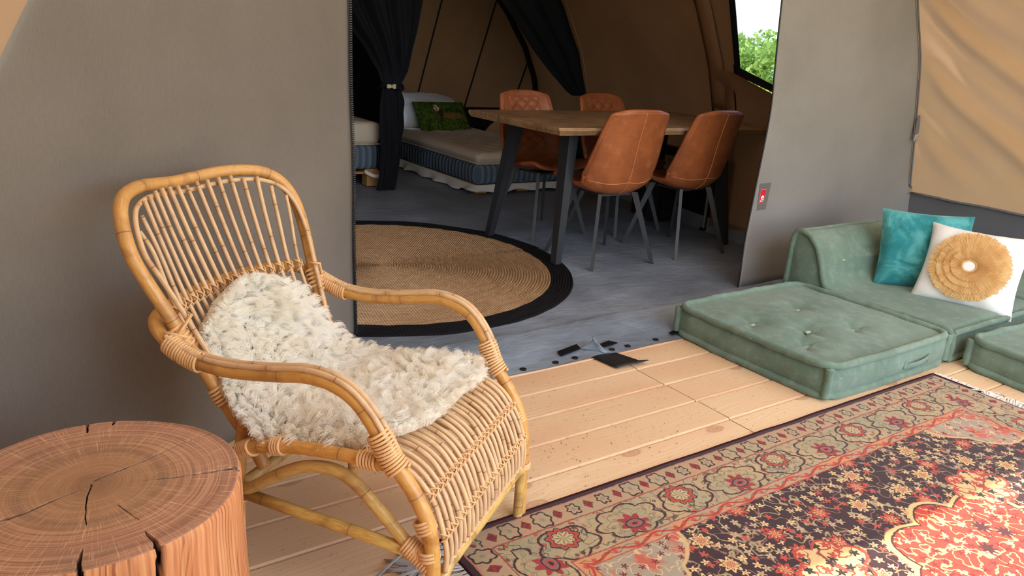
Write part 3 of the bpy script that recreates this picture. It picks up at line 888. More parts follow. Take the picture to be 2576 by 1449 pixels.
# black inner tent around the bed on the left
b = MB()
b.grid(12, 10, lambda u, v: (lerp(0.2, 3.09, u), 6.45, lerp(0, 2.3, v)))
b.grid(12, 10, lambda u, v: (lerp(2.59, 3.09, u), lerp(5.35, 6.45, u), lerp(0, 2.3, v)))
struct(b.build('wall_bedroom', 'cloth_black'), 'black inner tent cloth around the left bed')
b = MB(); b.grid(10, 10, lambda u, v: (0.15, lerp(2.62, 7.1, u), lerp(0, 2.35, v)))
struct(b.build('wall_inner_left', 'canvas_inside'), 'brown canvas wall at the hidden left end of the tent')
b = MB(); b.grid(20, 20, lambda u, v: (lerp(0.1, 5.3, u), lerp(2.5, 7.1, v), 2.33 + 0.35 * math.sin(PI * u) * math.sin(PI * v)))
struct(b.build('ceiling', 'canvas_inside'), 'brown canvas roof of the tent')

# pole arches
pole1 = thing('tent_pole', 'black arched tent pole rising over the right bed', 'tent pole', (0, 0, 0))
def p1(z): return (rwall(yback(z) - .05, z)[0] - .05, yback(z) - .05, z)
pts = [p1(z) for z in (0.02, .3, .5, .66, .8, .95, 1.1, 1.25, 1.4, 1.55, 1.7, 1.85)]
b = MB(); b.tube(crs(pts, 8), 0.030, 10); b.build('pole_tube', 'piping_black', pole1)
b = MB()
b.tube([p1(.5), p1(.56)], 0.036, 10); b.build('pole_joint', 'steel_black', pole1)
pole2 = thing('tent_pole', 'dark upright tent pole beside the window', 'tent pole', (0, 0, 0))
zs = np.linspace(0.0, 2.2, 26)
b = MB(); b.tube([rwall(3.5, z, 0.025) for z in zs if z < 0.80], 0.011, 8); b.build('pole_tube', 'buckle_grey', pole2)
b = MB(); b.tube([rwall(3.49, z, 0.022) for z in zs if z < 0.86], 0.006, 6)
b.tube([rwall(3.46, z, 0.018) for z in zs if 0.1 < z < 0.86], 0.010, 8); b.build('pole_strap', 'piping_black', pole2)
b = MB(); b.box((4.025, 3.475, 0.0), (4.07, 3.525, 0.022), 0.006); b.build('pole_foot', 'piping_black', pole2)
b = MB()
b.grid(4, 20, lambda u, v: rwall(lerp(3.56, 3.42, u), lerp(0.82, 2.2, v), 0.018 + 0.02 * math.sin(PI * u)))
b.build('pole_sleeve', 'canvas_inside', pole2, thick=0.002)
b = MB(); b.tube([rwall(3.56, z, 0.012) for z in zs if z > 0.5], 0.006, 6); b.build('sleeve_piping', 'piping_black', pole2)
b = MB(); b.tube([rw2(3.345, z, 0.014) for z in zs if z < 1.05], 0.007, 6); b.build('window_piping', 'piping_black', ww)
b = MB(); b.tube([rw2(y_, 0.68, 0.01) for y_ in np.linspace(3.46, 3.35, 5)], 0.006, 6, flatten=0.4); b.build('stay_strap', 'seam_tan', ww)

# grey groundsheet
def gz(x, y):
    hump = 0.030 * sm((y - 2.085) / 0.27) * (1 - sm((y - 2.355) / 0.05)) * (1 + .35 * nz(x * 2.5, 4.0))
    wr_ = 0.004 * nz(x * 3.2, y * 4.5, 1.0) + 0.003 * nz(x * 8 + y * 5, y * 9 - x * 3, 2.0)
    edge = sm((y - 2.08) / 0.06)
    z = 0.004 + hump + max(-0.002, wr_) * edge * (1.0 if y < 3.4 else 0.6)
    tent = 0.05 * math.exp(-(((x - 1.925) / 0.03) ** 2 + ((y - 2.12) / 0.045) ** 2)) * 0.3
    return z + tent
def gsheet(u, v):
    y = 2.072 + 0.004 * math.sin(u * 60) + (lerp(0, 0.6, v / .6) if v < 0.6 else lerp(0.6, 5.0, (v - .6) / .4))
    x = lerp(0.9, lerp(4.72, rbase(y) + 0.02, sm((y - 2.55) / .6)), u)
    if v == 0: y += 0.008 * nz(u * 20, 0)
    return (x, y, gz(x, y))
b = MB(); b.grid(180, 130, gsheet)
gs_o = tag(b.build('ground_sheet', 'pvc_grey'), 'grey PVC groundsheet covering the tent floor', 'groundsheet')
b = MB()
b.add([(1.764, 2.156, 0.016), (1.877, 2.18, 0.018), (1.868, 2.143, 0.016), (1.754, 2.118, 0.015)], [(3, 2, 1, 0)])
v1 = b.build('velcro_strip', 'velcro', gs_o, False, thick=0.004)
b = MB(); b.add([(1.972, 2.145, 0.017), (2.022, 2.155, 0.018), (2.045, 2.125, 0.016), (1.955, 2.118, 0.015)], [(3, 2, 1, 0)])
b.build('velcro_strip', 'velcro', gs_o, False, thick=0.004)
b = MB(); b.add([(2.33, 2.12, 0.016), (2.42, 2.145, 0.016), (2.42, 2.115, 0.016), (2.335, 2.10, 0.016)], [(3, 2, 1, 0)])
b.build('velcro_strip', 'velcro', gs_o, False, thick=0.004)
b = MB()     # triangular upstanding fold
b.grid(9, 9, lambda u, v: (lerp(lerp(1.868, 1.935, u), 1.905, v) + 0.0, lerp(2.150 - 0.075 * u, 2.125 - 0.02 * u, v), 0.012 + 0.055 * v * (0.25 + 0.75 * (1 - abs(u * 2 - 1.1) * 0.5))))
b.build('door_corner_fold', 'pvc_grey', gs_o, thick=0.0025)
b = MB()
b.grid(7, 7, lambda u, v: (lerp(1.935, 1.962, v) - 0.03 * (u) * (1 - v), 2.075 + 0.05 * u * (1 - v * 0.6), 0.010 + 0.058 * u * (1 - v) ** 1.2))
b.build('door_corner_fold', 'pvc_grey', gs_o, thick=0.0025)
b = MB()     # black flap lying on the planks, far corner curled up
b.grid(12, 8, lambda u, v: (lerp(lerp(1.872, 1.990, u), lerp(1.886, 2.034, u), v), lerp(2.072, lerp(1.948, 1.934, u), v), 0.006 + 0.012 * sm((v - 0.7) * 3.3) * (0.2 + u) + 0.003 * math.sin(u * 5)))
fl_ = b.build('black_flap', 'pvc_black', gs_o, thick=0.003)
fl_['label'] = 'black flap lying on the planks'
for ex, ey in ((1.56, 2.094), (1.708, 2.092), (1.804, 2.096), (1.995, 2.10), (2.079, 2.10), (2.239, 2.104)):
    b = MB(); b.tube([(ex + 0.010 * math.cos(a), ey + 0.010 * math.sin(a), gz(ex, ey) + 0.002) for a in np.linspace(0, 2 * PI, 13)[:-1]], 0.0032, 5, closed=True)
    b.tube([(ex, ey, gz(ex, ey)), (ex, ey, gz(ex, ey) + 0.0015)], 0.009, 10)
    b.build('eyelet', 'piping_black', gs_o)

# ================================================================== RATTAN ARMCHAIR
CH_RZ = math.radians(35.0)
chair = thing('rattan_armchair', 'honey coloured rattan armchair with a round back, white fleece on its seat', 'armchair', (0.82626, 1.21504, 0.0), CH_RZ)
def L(r, f, z): return (r, -f, z)
def Lp(pts): return [L(*q) for q in pts]
def mir(pts): return [(-r, f, z) for r, f, z in pts]
# one long pole: front leg, arm, round behind the back, arm, front leg
ARM = [(.2510, 0.004, 0.0), (.2500, 0.002, 0.10), (.2490, 0.0, 0.19), (.2480, -.012, 0.27), (.2490, -.045, 0.335), (.2520, -.092, 0.395), (.2570, -.118, 0.445), (.2610, -.158, 0.497), (.2630, -.205, 0.522),
       (.2640, -.265, 0.527), (.2630, -.345, 0.512), (.2620, -.445, 0.498), (.2620, -.525, 0.502), (.2600, -.590, 0.524), (.238, -.645, 0.552), (.175, -.668, 0.562), (.085, -.683, 0.567)]
ring_path = Lp(ARM) + [L(0, -.688, 0.568)] + Lp(list(reversed(mir(ARM))))
arm_c = crs(ring_path, 6)
b = MB(); b.tube(arm_c, 0.0148, 14, tr=0.3); b.build('arm_pole', 'rattan_pole', chair)
# two thin canes lying along the top of each arm
for sgn in (1, -1):
    core = [q for q in ARM[5:14]]
    for off, rr in ((0.007, 0.0062), (-0.007, 0.0058)):
        pts = []
        cp = crs([np.array((sgn * r + off, f, z)) for r, f, z in core], 5)
        for i, q in enumerate(cp):
            a = cp[max(0, i - 1)]; c_ = cp[min(len(cp) - 1, i + 1)]
            t = np.array(c_) - np.array(a); nrm = np.array((0, -t[2], t[1])); nrm /= np.linalg.norm(nrm) + 1e-9
            if nrm[2] < 0 or (abs(nrm[2]) < 0.2 and nrm[1] < 0): nrm = -nrm
            if i > len(cp) * 0.7: nrm = np.array((0, 0.0, 1.0))
            if i < 10: nrm = np.array((0, 0.75, 0.65))
            pts.append(np.array(q) + nrm * 0.0155)
        pts = crs(pts[::4] + [pts[-1]], 4)
        b = MB(); b.tube([L(*q) for q in pts], rr, 8); b.build('arm_cane', 'rattan_cane', chair)
# back frame: U shape with a waved top rail
BF = [(.178, -.435, .245), (.186, -.462, .300), (.198, -.505, .375), (.214, -.552, .462), (.238, -.598, .560), (.258, -.632, .635), (.2685, -.658, .690), (.2650, -.678, .732), (.250, -.700, .766), (.222, -.724, .788), (.180, -.748, .797), (.12, -.775, .797), (.06, -.792, .791), (0, -.798, .787)]
bf_path = crs(Lp(BF) + Lp(list(reversed(mir(BF[:-1])))), 7)
b = MB(); b.tube(bf_path, 0.0142, 14, tr=0.62); b.build('back_frame', 'rattan_pole', chair)
IN = [(.176, -.455, .33), (.194, -.520, .44), (.220, -.575, .56), (.240, -.612, .640), (.2510, -.640, .688), (.2470, -.660, .724), (.234, -.680, .752), (.208, -.704, .770), (.170, -.726, .778), (.115, -.752, .778), (.06, -.769, .772), (0, -.775, .768)]
b = MB(); b.tube(crs(Lp(IN) + Lp(list(reversed(mir(IN[:-1])))), 6), 0.0055, 8, tr=0.2); b.build('inner_rail', 'rattan_cane', chair)
# back canes
NB = 17
CAN = []
for i in range(NB):
    t = i / (NB - 1) * 2 - 1
    rt, rb = 0.234 * t, 0.186 * t
    ztop = 0.772 + 0.008 * math.sin(abs(t) * 4.0) - 0.040 * max(0, abs(t) - 0.78) / 0.22 + random.uniform(-.003, .003)
    bow = 0.030 * (1 - t * t)
    pts = [(rt, -.678 - 0.095 * (1 - t * t) + 0.006, ztop + 0.010), (lerp(rt, rb, .25), -.652 - 0.068 * (1 - t * t), .69), (lerp(rt, rb, .55), -.618 - bow * 1.4, .575), (lerp(rt, rb, .8), -.560 - bow, .46), (rb, -.490 - bow * .6, .385), (rb, -.40, .348), (rb, -.30, .346)]
    b = MB(); b.tube(crs(Lp(pts), 6), random.uniform(.0044, .0054), 8); b.build('back_cane', 'rattan_cane', chair)
    CAN.append(pts)
# seat canes rolling over the front edge
NS = 22
for i in range(NS):
    t = i / (NS - 1) * 2 - 1
    r0 = 0.218 * t
    j = random.uniform(-.003, .003)
    pts = [(r0 * 0.92, -.40, .343), (r0 * .96, -.28, .352), (r0, -.20, .370), (r0, -.150, .3765), (r0, -.098, .3695 + j), (r0, -.053, .347 + j), (r0, -.018, .303), (r0, .005 + j, .25), (r0, .014, .20), (r0, .012, .158)]
    b = MB(); b.tube(crs(Lp(pts), 6), random.uniform(.0048, .0058), 9); b.build('seat_cane', 'rattan_cane', chair)
# front bottom bar whose ends bend down into feet
FB = [(.233, .004, 0.0), (.233, .004, .09), (.228, .006, .128), (.205, .008, .152), (.16, .009, .158), (0, .010, .158)]
b = MB(); b.tube(crs(Lp(FB) + Lp(list(reversed(mir(FB[:-1])))), 7), 0.0120, 12, tr=0.45); b.build('front_bar', 'rattan_green', chair)
b = MB()   # pale filler strip along the top of the bar
b.tube([L(-.20 + .40 * k / 60, .014 + 0.0012 * math.sin(k * 2.3), .1695 + 0.0016 * math.sin(k * 3.7)) for k in range(61)], 0.0038, 6); b.build('cane_strip', 'rattan_bind', chair)
# bars behind the canes
BARS = [(-.044, .318), (-.014, .238)]
for f_, z_ in BARS:
    b = MB(); b.tube([L(-.250, f_ - .004, z_), L(0, f_ - .004, z_), L(.250, f_ - .004, z_)], 0.0066, 8); b.build('cross_bar', 'rattan_cane', chair)
# side seat rails, curved braces, stretchers, rear legs
for sgn in (1, -1):
    def S_(pts): return crs([L(sgn * r, f, z) for r, f, z in pts], 7)
    b = MB(); b.tube(S_([(.214, -.490, .268), (.236, -.455, .305), (.246, -.415, .330), (.247, -.346, .352), (.248, -.254, .368), (.248, -.166, .375), (.250, -.105, .378)]), 0.0135, 12); b.build('seat_rail', 'rattan_pole', chair)
    b = MB(); b.tube(S_([(.228, -.462, .205), (.238, -.427, .228), (.241, -.348, .286), (.241, -.290, .318), (.241, -.240, .330), (.241, -.200, .326), (.241, -.160, .304), (.241, -.112, .262), (.241, -.058, .214), (.240, -.012, .180)]), 0.0125, 12); b.build('side_brace', 'rattan_green', chair)
    b = MB(); b.tube([L(sgn * .236, -.455, .212), L(sgn * .240, -.3, .209), L(sgn * .243, -.15, .206), L(sgn * .246, -.010, .200)], 0.0122, 12); b.build('side_stretcher', 'rattan_green', chair)
    b = MB(); b.tube(S_([(.205, -.462, .36), (.218, -.466, .27), (.224, -.468, .15), (.226, -.470, 0.0)]), 0.0132, 12); b.build('rear_leg', 'rattan_pole', chair)
b = MB(); b.tube([L(-.222, -.455, .225), L(0, -.45, .228), L(.222, -.455, .225)], 0.0122, 12); b.build('rear_stretcher', 'rattan_green', chair)
b = MB(); b.tube([L(-.23, -.44, .322), L(0, -.44, .318), L(.23, -.44, .322)], 0.0110, 12); b.build('seat_back_bar', 'rattan_pole', chair)

# cane bindings: coils round the poles
def coil(path, R, turns, r=0.0032, wob=0.0007):
    P = [np.array(q, float) for q in path]
    seg_l = [0]
    for i in range(1, len(P)): seg_l.append(seg_l[-1] + np.linalg.norm(P[i] - P[i - 1]))
    n = int(turns * 14); out = []
    u = None
    for k in range(n + 1):
        s_ = seg_l[-1] * k / n
        i = max(1, min(len(P) - 1, int(np.searchsorted(seg_l, s_))))
        t = (s_ - seg_l[i - 1]) / max(1e-9, seg_l[i] - seg_l[i - 1])
        c_ = P[i - 1] + (P[i] - P[i - 1]) * t
        d_ = P[i] - P[i - 1]; d_ = d_ / (np.linalg.norm(d_) + 1e-9)
        if u is None: u = np.array((0, 0, 1.0)) if abs(d_[2]) < .9 else np.array((1.0, 0, 0))
        u = u - d_ * np.dot(u, d_); u /= np.linalg.norm(u); w = np.cross(d_, u)
        a = 2 * PI * turns * k / n
        rr = R + wob * math.sin(k * 0.9 + turns)
        out.append(c_ + (u * math.cos(a) + w * math.sin(a)) * rr)
    return out
def bind(path, R, turns, r=0.0034, name='binding'):
    b = MB(); b.tube(coil(path, R, turns, r), r, 6, tr=random.random()); return b.build(name, 'rattan_bind', chair)
arm_np = [np.array(q) for q in crs(Lp(ARM), 10)]
def armseg(f0, f1, sgn):
    seg = [q for q in arm_np if f0 <= -q[1] <= f1 and q[2] > 0.36]
    return [np.array((q[0] * sgn, q[1], q[2])) for q in seg]
for sgn in (1, -1):
    bind(armseg(-.118, -.070, sgn), 0.0215, 12, 0.0030)
    bind(armseg(-.590, -.510, sgn), 0.0185, 13)
    bind([L(sgn * .2485, -.158, .3755), L(sgn * .249, -.118, .378)], 0.0165, 6, 0.0030)
    bind([L(sgn * .240, -.440, .316), L(sgn * .246, -.405, .334)], 0.0165, 6)
    bind([L(sgn * .247, -.355, .350), L(sgn * .247, -.33, .356)], 0.0165, 4)
    bind([L(sgn * .2405, -.062, .216), L(sgn * .241, -.006, .178)], 0.0185, 11, 0.0030)
    bind([L(sgn * .243, -.050, .203), L(sgn * .2445, -.012, .2)], 0.0150, 7, 0.0030)
    bind([L(sgn * .246, -.014, .258), L(sgn * .2475, -.026, .284)], 0.0180, 4, 0.0032)
    bind([L(sgn * .2480, -.0065, .2), L(sgn * .248, -.010, .222)], 0.0178, 3, 0.0032)
    bind([L(sgn * .249, .002, .135), L(sgn * .2485, .001, .150)], 0.0178, 3, 0.0032)
    bind([L(sgn * .235, -.455, .207), L(sgn * .237, -.440, .213)], 0.0165, 3, 0.0030)
    bind([L(sgn * .2, -.51, .385), L(sgn * .206, -.53, .42)], 0.0170, 5)
    bind([L(sgn * .183, -.452, .28), L(sgn * .190, -.478, .33)], 0.0170, 6)
    bind([L(sgn * .222, -.575, .505), L(sgn * .236, -.598, .552)], 0.0168, 5)
    # cross tie where the arm meets the back frame
    b = MB()
    for k in (-1, 1):
        b.tube([L(sgn * .262, -.600, .524 + .022 * k), L(sgn * .248, -.578, .540), L(sgn * .222, -.566, .552 - .026 * k), L(sgn * .214, -.590, .548 - .03 * k)], 0.0034, 6)
    b.build('cross_tie', 'rattan_bind', chair)
    bind([L(sgn * .228, -.048, .318), L(sgn * .246, -.048, .318)], 0.0100, 4, 0.0030)
    bind([L(sgn * .228, -.018, .238), L(sgn * .246, -.018, .238)], 0.0100, 4, 0.0030)
# zigzag lashings over the canes
def lash(name, rows, h):
    b = MB()
    for r0, f_, z_, nx_, nz_ in rows:
        n_ = np.array((0, nx_, nz_)); n_ /= np.linalg.norm(n_)
        tdir = np.array((0, -n_[2], n_[1]))
        c_ = np.array((r0, f_, z_))
        a1_ = c_ + np.array((-.010, 0, 0)) - tdir * h - n_ * .004
        a2_ = c_ + np.array((-.004, 0, 0)) - tdir * h * .4 + n_ * .0065
        a3_ = c_ + np.array((.005, 0, 0)) + tdir * h * .4 + n_ * .0065
        a4_ = c_ + np.array((.011, 0, 0)) + tdir * h - n_ * .004
        b.tube([L(*q) for q in crs([a1_, a2_, a3_, a4_], 3)], 0.0019, 5)
        a1_ = c_ + np.array((-.010, 0, 0)) + tdir * h - n_ * .004
        a2_ = c_ + np.array((-.004, 0, 0)) + tdir * h * .4 + n_ * .0075
        a3_ = c_ + np.array((.005, 0, 0)) - tdir * h * .3 + n_ * .0075
        a4_ = c_ + np.array((.011, 0, 0)) - tdir * h * .8 - n_ * .004
        b.tube([L(*q) for q in crs([a1_, a2_, a3_, a4_], 3)], 0.0019, 5)
    return b.build(name, 'rattan_bind', chair)
RS = [0.218 * (i / (NS - 1) * 2 - 1) for i in range(NS)]
lash('lashing', [(r0, -.026, .3155, .80, .60) for r0 in RS], 0.010)
lash('lashing', [(r0, .0075, .238, 1.0, .12) for r0 in RS], 0.009)
lash('lashing', [(0.5 * (CAN[i][2][0] + CAN[i][2][0]), CAN[i][2][1] + 0.001, CAN[i][2][2] - .004, 1.0, .25) for i in range(NB)], 0.014)
lash('lashing', [(r0, -.165, .376, .0, 1.0) for r0 in RS], 0.008)

# ------------------------------------------------------------------ sheepskin
fle = thing('sheepskin', 'fluffy cream sheepskin draped over the seat and back of the rattan armchair', 'sheepskin', (0.82626, 1.21504, 0.0), CH_RZ)
PROF = crs([(-.612, .585), (-.592, .520), (-.552, .452), (-.500, .402), (-.430, .374), (-.335, .372), (-.240, .384), (-.155, .396), (-.085, .392)], 8)
PL = [0.0]
for i in range(1, len(PROF)): PL.append(PL[-1] + float(np.linalg.norm(PROF[i] - PROF[i - 1])))
PLt = PL[-1]
def skin_pt(r, s):   # s in 0..1 along the profile
    d_ = max(0, min(1, s)) * PLt
    f_ = pl(d_, PL, [q[0] for q in PROF]); z_ = pl(d_, PL, [q[1] for q in PROF])
    e = 0.02
    f2 = pl(min(PLt, d_ + e), PL, [q[0] for q in PROF]); z2 = pl(min(PLt, d_ + e), PL, [q[1] for q in PROF])
    f1 = pl(max(0, d_ - e), PL, [q[0] for q in PROF]); z1 = pl(max(0, d_ - e), PL, [q[1] for q in PROF])
    t = np.array((f2 - f1, z2 - z1)); t /= np.linalg.norm(t) + 1e-9
    n_ = np.array((-t[1], t[0]))
    if n_[1] < 0: n_ = -n_
    # hug the curved back, roll down a little over the side rails
    edge = max(0, abs(r) - .19)
    f_ -= 0.018 * (1 - (r / .2) ** 2) * (1 - sm(s * 3)); z_ -= 0.6 * edge * sm((s - .4) * 5) + 0.9 * max(0, -r - .215) * 0.4
    return np.array((r, f_, z_)), np.array((0.25 * np.sign(r) * sm(abs(r) / .2 - .6), n_[0], n_[1]))
def skin_edge(s):   # left (near) and right (far) edge of the pelt
    rl = pl(s, [0, .04, .10, .18, .28, .40, .55, .70, .85, .95, 1.0], [-.03, -.12, -.175, -.195, -.205, -.232, -.245, -.238, -.222, -.185, -.10])
    rr = pl(s, [0, .04, .10, .18, .28, .40, .55, .70, .85, .95, 1.0], [.03, .11, .150, .168, .172, .170, .185, .208, .220, .205, .13])
    q_ = .010 * mnoise.noise(Vector((s * 11, 1.0, 0))) + .006 * mnoise.noise(Vector((s * 27, 2.0, 0)))
    return rl + q_, rr - q_
b = MB()
NSU, NSV = 25, 41
def skfn(u, v):
    v = .02 + .95 * v; rl, rr = skin_edge(v); q, n_ = skin_pt(lerp(rl + .018, rr - .018, u), v)
    return L(*(q + n_ * 0.002))
b.grid(NSU, NSV, skfn)
b.build('hide', 'fleece_hide', fle, thick=0.006)
def fleece_curves(n):
    K = 7
    P = np.zeros((n, K, 3), np.float32); Rd = np.zeros((n, K), np.float32)
    # clump centres
    i = 0
    while i < n:
        s = rng.uniform(0.0, 1.0); rl, rr = skin_edge(s)
        if rng.uniform() > (rr - rl) / 0.46: continue
        r = rng.uniform(rl, rr)
        q, nn = skin_pt(r, s)
        cs_ = .0125; d_ = s * PLt
        # nearest of the jittered lock centres
        best = None
        ci, cj = math.floor(r / cs_), math.floor(d_ / cs_)
        for ii in (ci - 1, ci, ci + 1):
            for jj in (cj - 1, cj, cj + 1):
                h1 = math.sin(ii * 127.1 + jj * 311.7) * 43758.5453; h1 -= math.floor(h1)
                h2 = math.sin(ii * 269.5 + jj * 183.3) * 24634.6345; h2 -= math.floor(h2)
                c_r, c_d = (ii + h1) * cs_, (jj + h2) * cs_
                dd = (c_r - r) ** 2 + (c_d - d_) ** 2
                if best is None or dd < best[0]: best = (dd, c_r, c_d, h1, h2)
        _, c_r, c_d, h1, h2 = best
        cq, cn = skin_pt(c_r, min(1, max(0, c_d / PLt)))
        a = 3.2 * mnoise.noise(Vector((c_r * 7, c_d * 7.0, 3.1))) + (h1 - .5) * 1.7 + rng.normal(0, .22)
        lay = np.array((math.cos(a), math.sin(a) * 0.8 + 0.2, math.sin(a) * -0.2 - 0.2))
        edge = min(r - rl, rr - r, s * .55, (1 - s) * .55)
        if edge < 0.03:
            out = np.array((-1.0 if (r - rl) < (rr - r) else 1.0, 0, -0.3)) if min(r - rl, rr - r) < min(s, 1 - s) * .55 else np.array((0, 1.0 if s > .5 else -0.5, -0.1 if s > .5 else .6))
            lay = lay * 0.5 + out * 0.7
        nn = nn / np.linalg.norm(nn)
        ln = (.026 + .018 * h2) * rng.uniform(.8, 1.1)
        k = np.linspace(0, 1, K)
        ph = h2 * 6.28; fr = 5.0 + 3.5 * h1
        side_ = np.cross(nn, lay); side_ /= np.linalg.norm(side_) + 1e-6
        crv = nn[None, :] * (np.sin(k * 1.75) * 0.80)[:, None] + lay[None, :] * (k ** 1.7 * 0.62)[:, None]
        wv = side_[None, :] * ((np.sin(k * fr + ph) - math.sin(ph)) * .17 * k)[:, None] + nn[None, :] * (np.cos(k * fr + ph) * .10 * k)[:, None]
        pull = (k ** 1.3 * .27)[:, None]
        root_ = q[None, :] * (1 - pull) + cq[None, :] * pull
        pts = root_ + nn[None, :] * .004 + (crv + wv) * ln
        pts += rng.normal(0, .0009, (1, 3)) * k[:, None] * 2 + rng.normal(0, .0004, (K, 3)) * k[:, None]
        P[i, :, 0] = pts[:, 0]; P[i, :, 1] = -pts[:, 1]; P[i, :, 2] = pts[:, 2]
        Rd[i] = np.array((.00060, .00062, .0006, .00055, .00050, .00042, .00020)) * rng.uniform(.7, 1.15)
        i += 1
    return P, Rd
P, Rd = fleece_curves(95000)
hc = bpy.data.hair_curves.new('fleece')
hc.add_curves([7] * len(P))
hc.attributes['position'].data.foreach_set('vector', P.reshape(-1))
ra = hc.attributes.get('radius') or hc.attributes.new('radius', 'FLOAT', 'POINT')
ra.data.foreach_set('value', Rd.reshape(-1))
hc.materials.append(MT['fleece'].m)
ho = bpy.data.objects.new('fleece', hc); COL.objects.link(ho); ho.parent = fle
ho['kind'] = 'stuff'

# ================================================================== OAK LOG TABLE
LX, LY, LH, LR = 0.094, 1.2528, 0.42, 0.2252
log = thing('log_table', 'round oak log side table with cracked growth rings beside the rattan armchair', 'side table', (LX, LY, 0.0))
def axy(u, v, z=LH):
    d_ = R_ * ((u - 1288) / 1950) - U_ * ((v - 724.5) / 1950) + F_
    t = (z - 1.14) / d_.z
    return (d_.x * t - LX, d_.y * t - LY)
CR = []   # cracks: polyline with widths
for pts, w0, w1, dep in (q_ for q_ in (([(238, 1208), (290, 1187), (360, 1160), (455, 1115), (530, 1090)], .0022, .0012, .012),
                         ([(330, 1212), (420, 1203), (510, 1190), (585, 1177), (606, 1180)], .0006, .0075, .03),
                         ([(190, 1236), (120, 1264), (60, 1292), (-20, 1315)], .0016, .0052, .02),
                         ([(365, 1338), (388, 1362), (400, 1382)], .0012, .0075, .03),
                         ([(206, 1385), (200, 1410), (196, 1438)], .0010, .0055, .025),
                         ([(219, 1088), (220, 1062)], .0010, .0065, .02),
                         ([(282, 1070), (291, 1054)], .0010, .0055, .015),
                         ([(231, 1219), (218, 1250), (215, 1290), (216, 1320)], .0014, .0006, .006),
                         ([(295, 1270), (350, 1308)], .0006, .0005, .003))):
    w0, w1 = w0 * 1.1 + .0004, w1 * 0.9 + .0003
    Q = [axy(*q) for q in pts]
    CR.append((Q, w0, w1, dep))
def crack_at(x, y):
    best = (0.0, 0.0)
    for ci, (Q, w0, w1, dep) in enumerate(CR):
        n_ = len(Q) - 1
        for i in range(n_):
            ax, ay = Q[i]; bx, by = Q[i + 1]
            vx, vy = bx - ax, by - ay; L2 = vx * vx + vy * vy
            t = ((x - ax) * vx + (y - ay) * vy) / L2
            if i == n_ - 1 and t > 1: t = 1 if t > 1.6 else min(t, 1.0)
            t = max(0, min(1, t)) if not (i == n_ - 1 and ((ax + vx) ** 2 + (ay + vy) ** 2) > (LR * .9) ** 2) else max(0, t if t < 1 else 1)
            px, py_ = ax + vx * t, ay + vy * t
            w = lerp(w0, w1, (i + t) / n_) * (0.75 + 0.5 * mnoise.noise(Vector((x * 90, y * 90, ci))))
            dd = math.hypot(x - px + .0012 * mnoise.noise(Vector((x * 60, y * 60, 5))), y - py_ + .0012 * mnoise.noise(Vector((x * 60, y * 60, 8))))
            if dd < w:
                k = 1 - (dd / w) ** 2
                if k > best[0]: best = (k, dep)
    return best
def log_r(a, z):
    return LR * (1 + .006 * math.sin(3 * a + 1) + .004 * math.sin(5 * a) ) + .0012 * mnoise.noise(Vector((math.cos(a) * 6, math.sin(a) * 6, z * 2))) + .012 * (1 - z / LH) ** 2 + .004 * (1 - z / LH)
NA = 1100
rads = [0.0] + list(np.linspace(.004, .86, 74)) + list(np.linspace(.87, .985, 14))
vs, fs, cr = [(0, 0, LH)], [], [0.0]
for rr in rads[1:]:
    for k in range(NA):
        a = 2 * PI * k / NA; R0 = log_r(a, LH); x, y = R0 * rr * math.cos(a), R0 * rr * math.sin(a)
        kk, dep = crack_at(x, y)
        vs.append((x, y, LH - dep * kk - (0.0012 if rr > .98 else 0))); cr.append(min(1, kk * 3.0))
for i in range(len(rads) - 2):
    for k in range(NA):
        o0, o1 = 1 + i * NA, 1 + (i + 1) * NA; k2 = (k + 1) % NA
        fs.append((o0 + k, o1 + k, o1 + k2, o0 + k2))
for k in range(NA): fs.append((0, 1 + k, 1 + (k + 1) % NA))
me = bpy.data.meshes.new('log_top'); me.from_pydata(vs, [], fs)
at = me.attributes.new('crack', 'FLOAT', 'POINT'); at.data.foreach_set('value', np.array(cr, np.float32))
me.materials.append(MT['oak_end'].m); me.polygons.foreach_set('use_smooth', [True] * len(fs))
o = bpy.data.objects.new('log_top', me); COL.objects.link(o); o.parent = log
vs, fs, cr = [], [], []
zs_ = [LH - .0012, LH - .006, LH - .012, LH - .03, LH - .06, LH - .1, LH - .16, LH - .24, LH - .33, 0.0]
NB_ = 550
for zi, z in enumerate(zs_):
    for k in range(NB_):
        a = 2 * PI * k / NB_; R0 = log_r(a, z) * (.985 if zi == 0 else .993 if zi == 1 else 1)
        Rt = log_r(a, LH); kk, dep = crack_at(Rt * .975 * math.cos(a + .01 * math.sin(z * 40)), Rt * .975 * math.sin(a + .01 * math.sin(z * 40)))
        kk *= sm((z - (LH - .16)) / .05)
        vs.append(((R0 - dep * kk * .7) * math.cos(a), (R0 - dep * kk * .7) * math.sin(a), z)); cr.append(min(1, kk * 3.0))
for i in range(len(zs_) - 1):
    for k in range(NB_):
        k2 = (k + 1) % NB_
        fs.append((i * NB_ + k, (i + 1) * NB_ + k, (i + 1) * NB_ + k2, i * NB_ + k2))
fs.append(tuple((len(zs_) - 1) * NB_ + k for k in reversed(range(NB_))))
me = bpy.data.meshes.new('log_body'); me.from_pydata(vs, [], fs)
at = me.attributes.new('crack', 'FLOAT', 'POINT'); at.data.foreach_set('value', np.array(cr, np.float32))
me.materials.append(MT['oak_side'].m); me.polygons.foreach_set('use_smooth', [True] * len(fs))
o = bpy.data.objects.new('log_body', me); COL.objects.link(o); o.parent = log

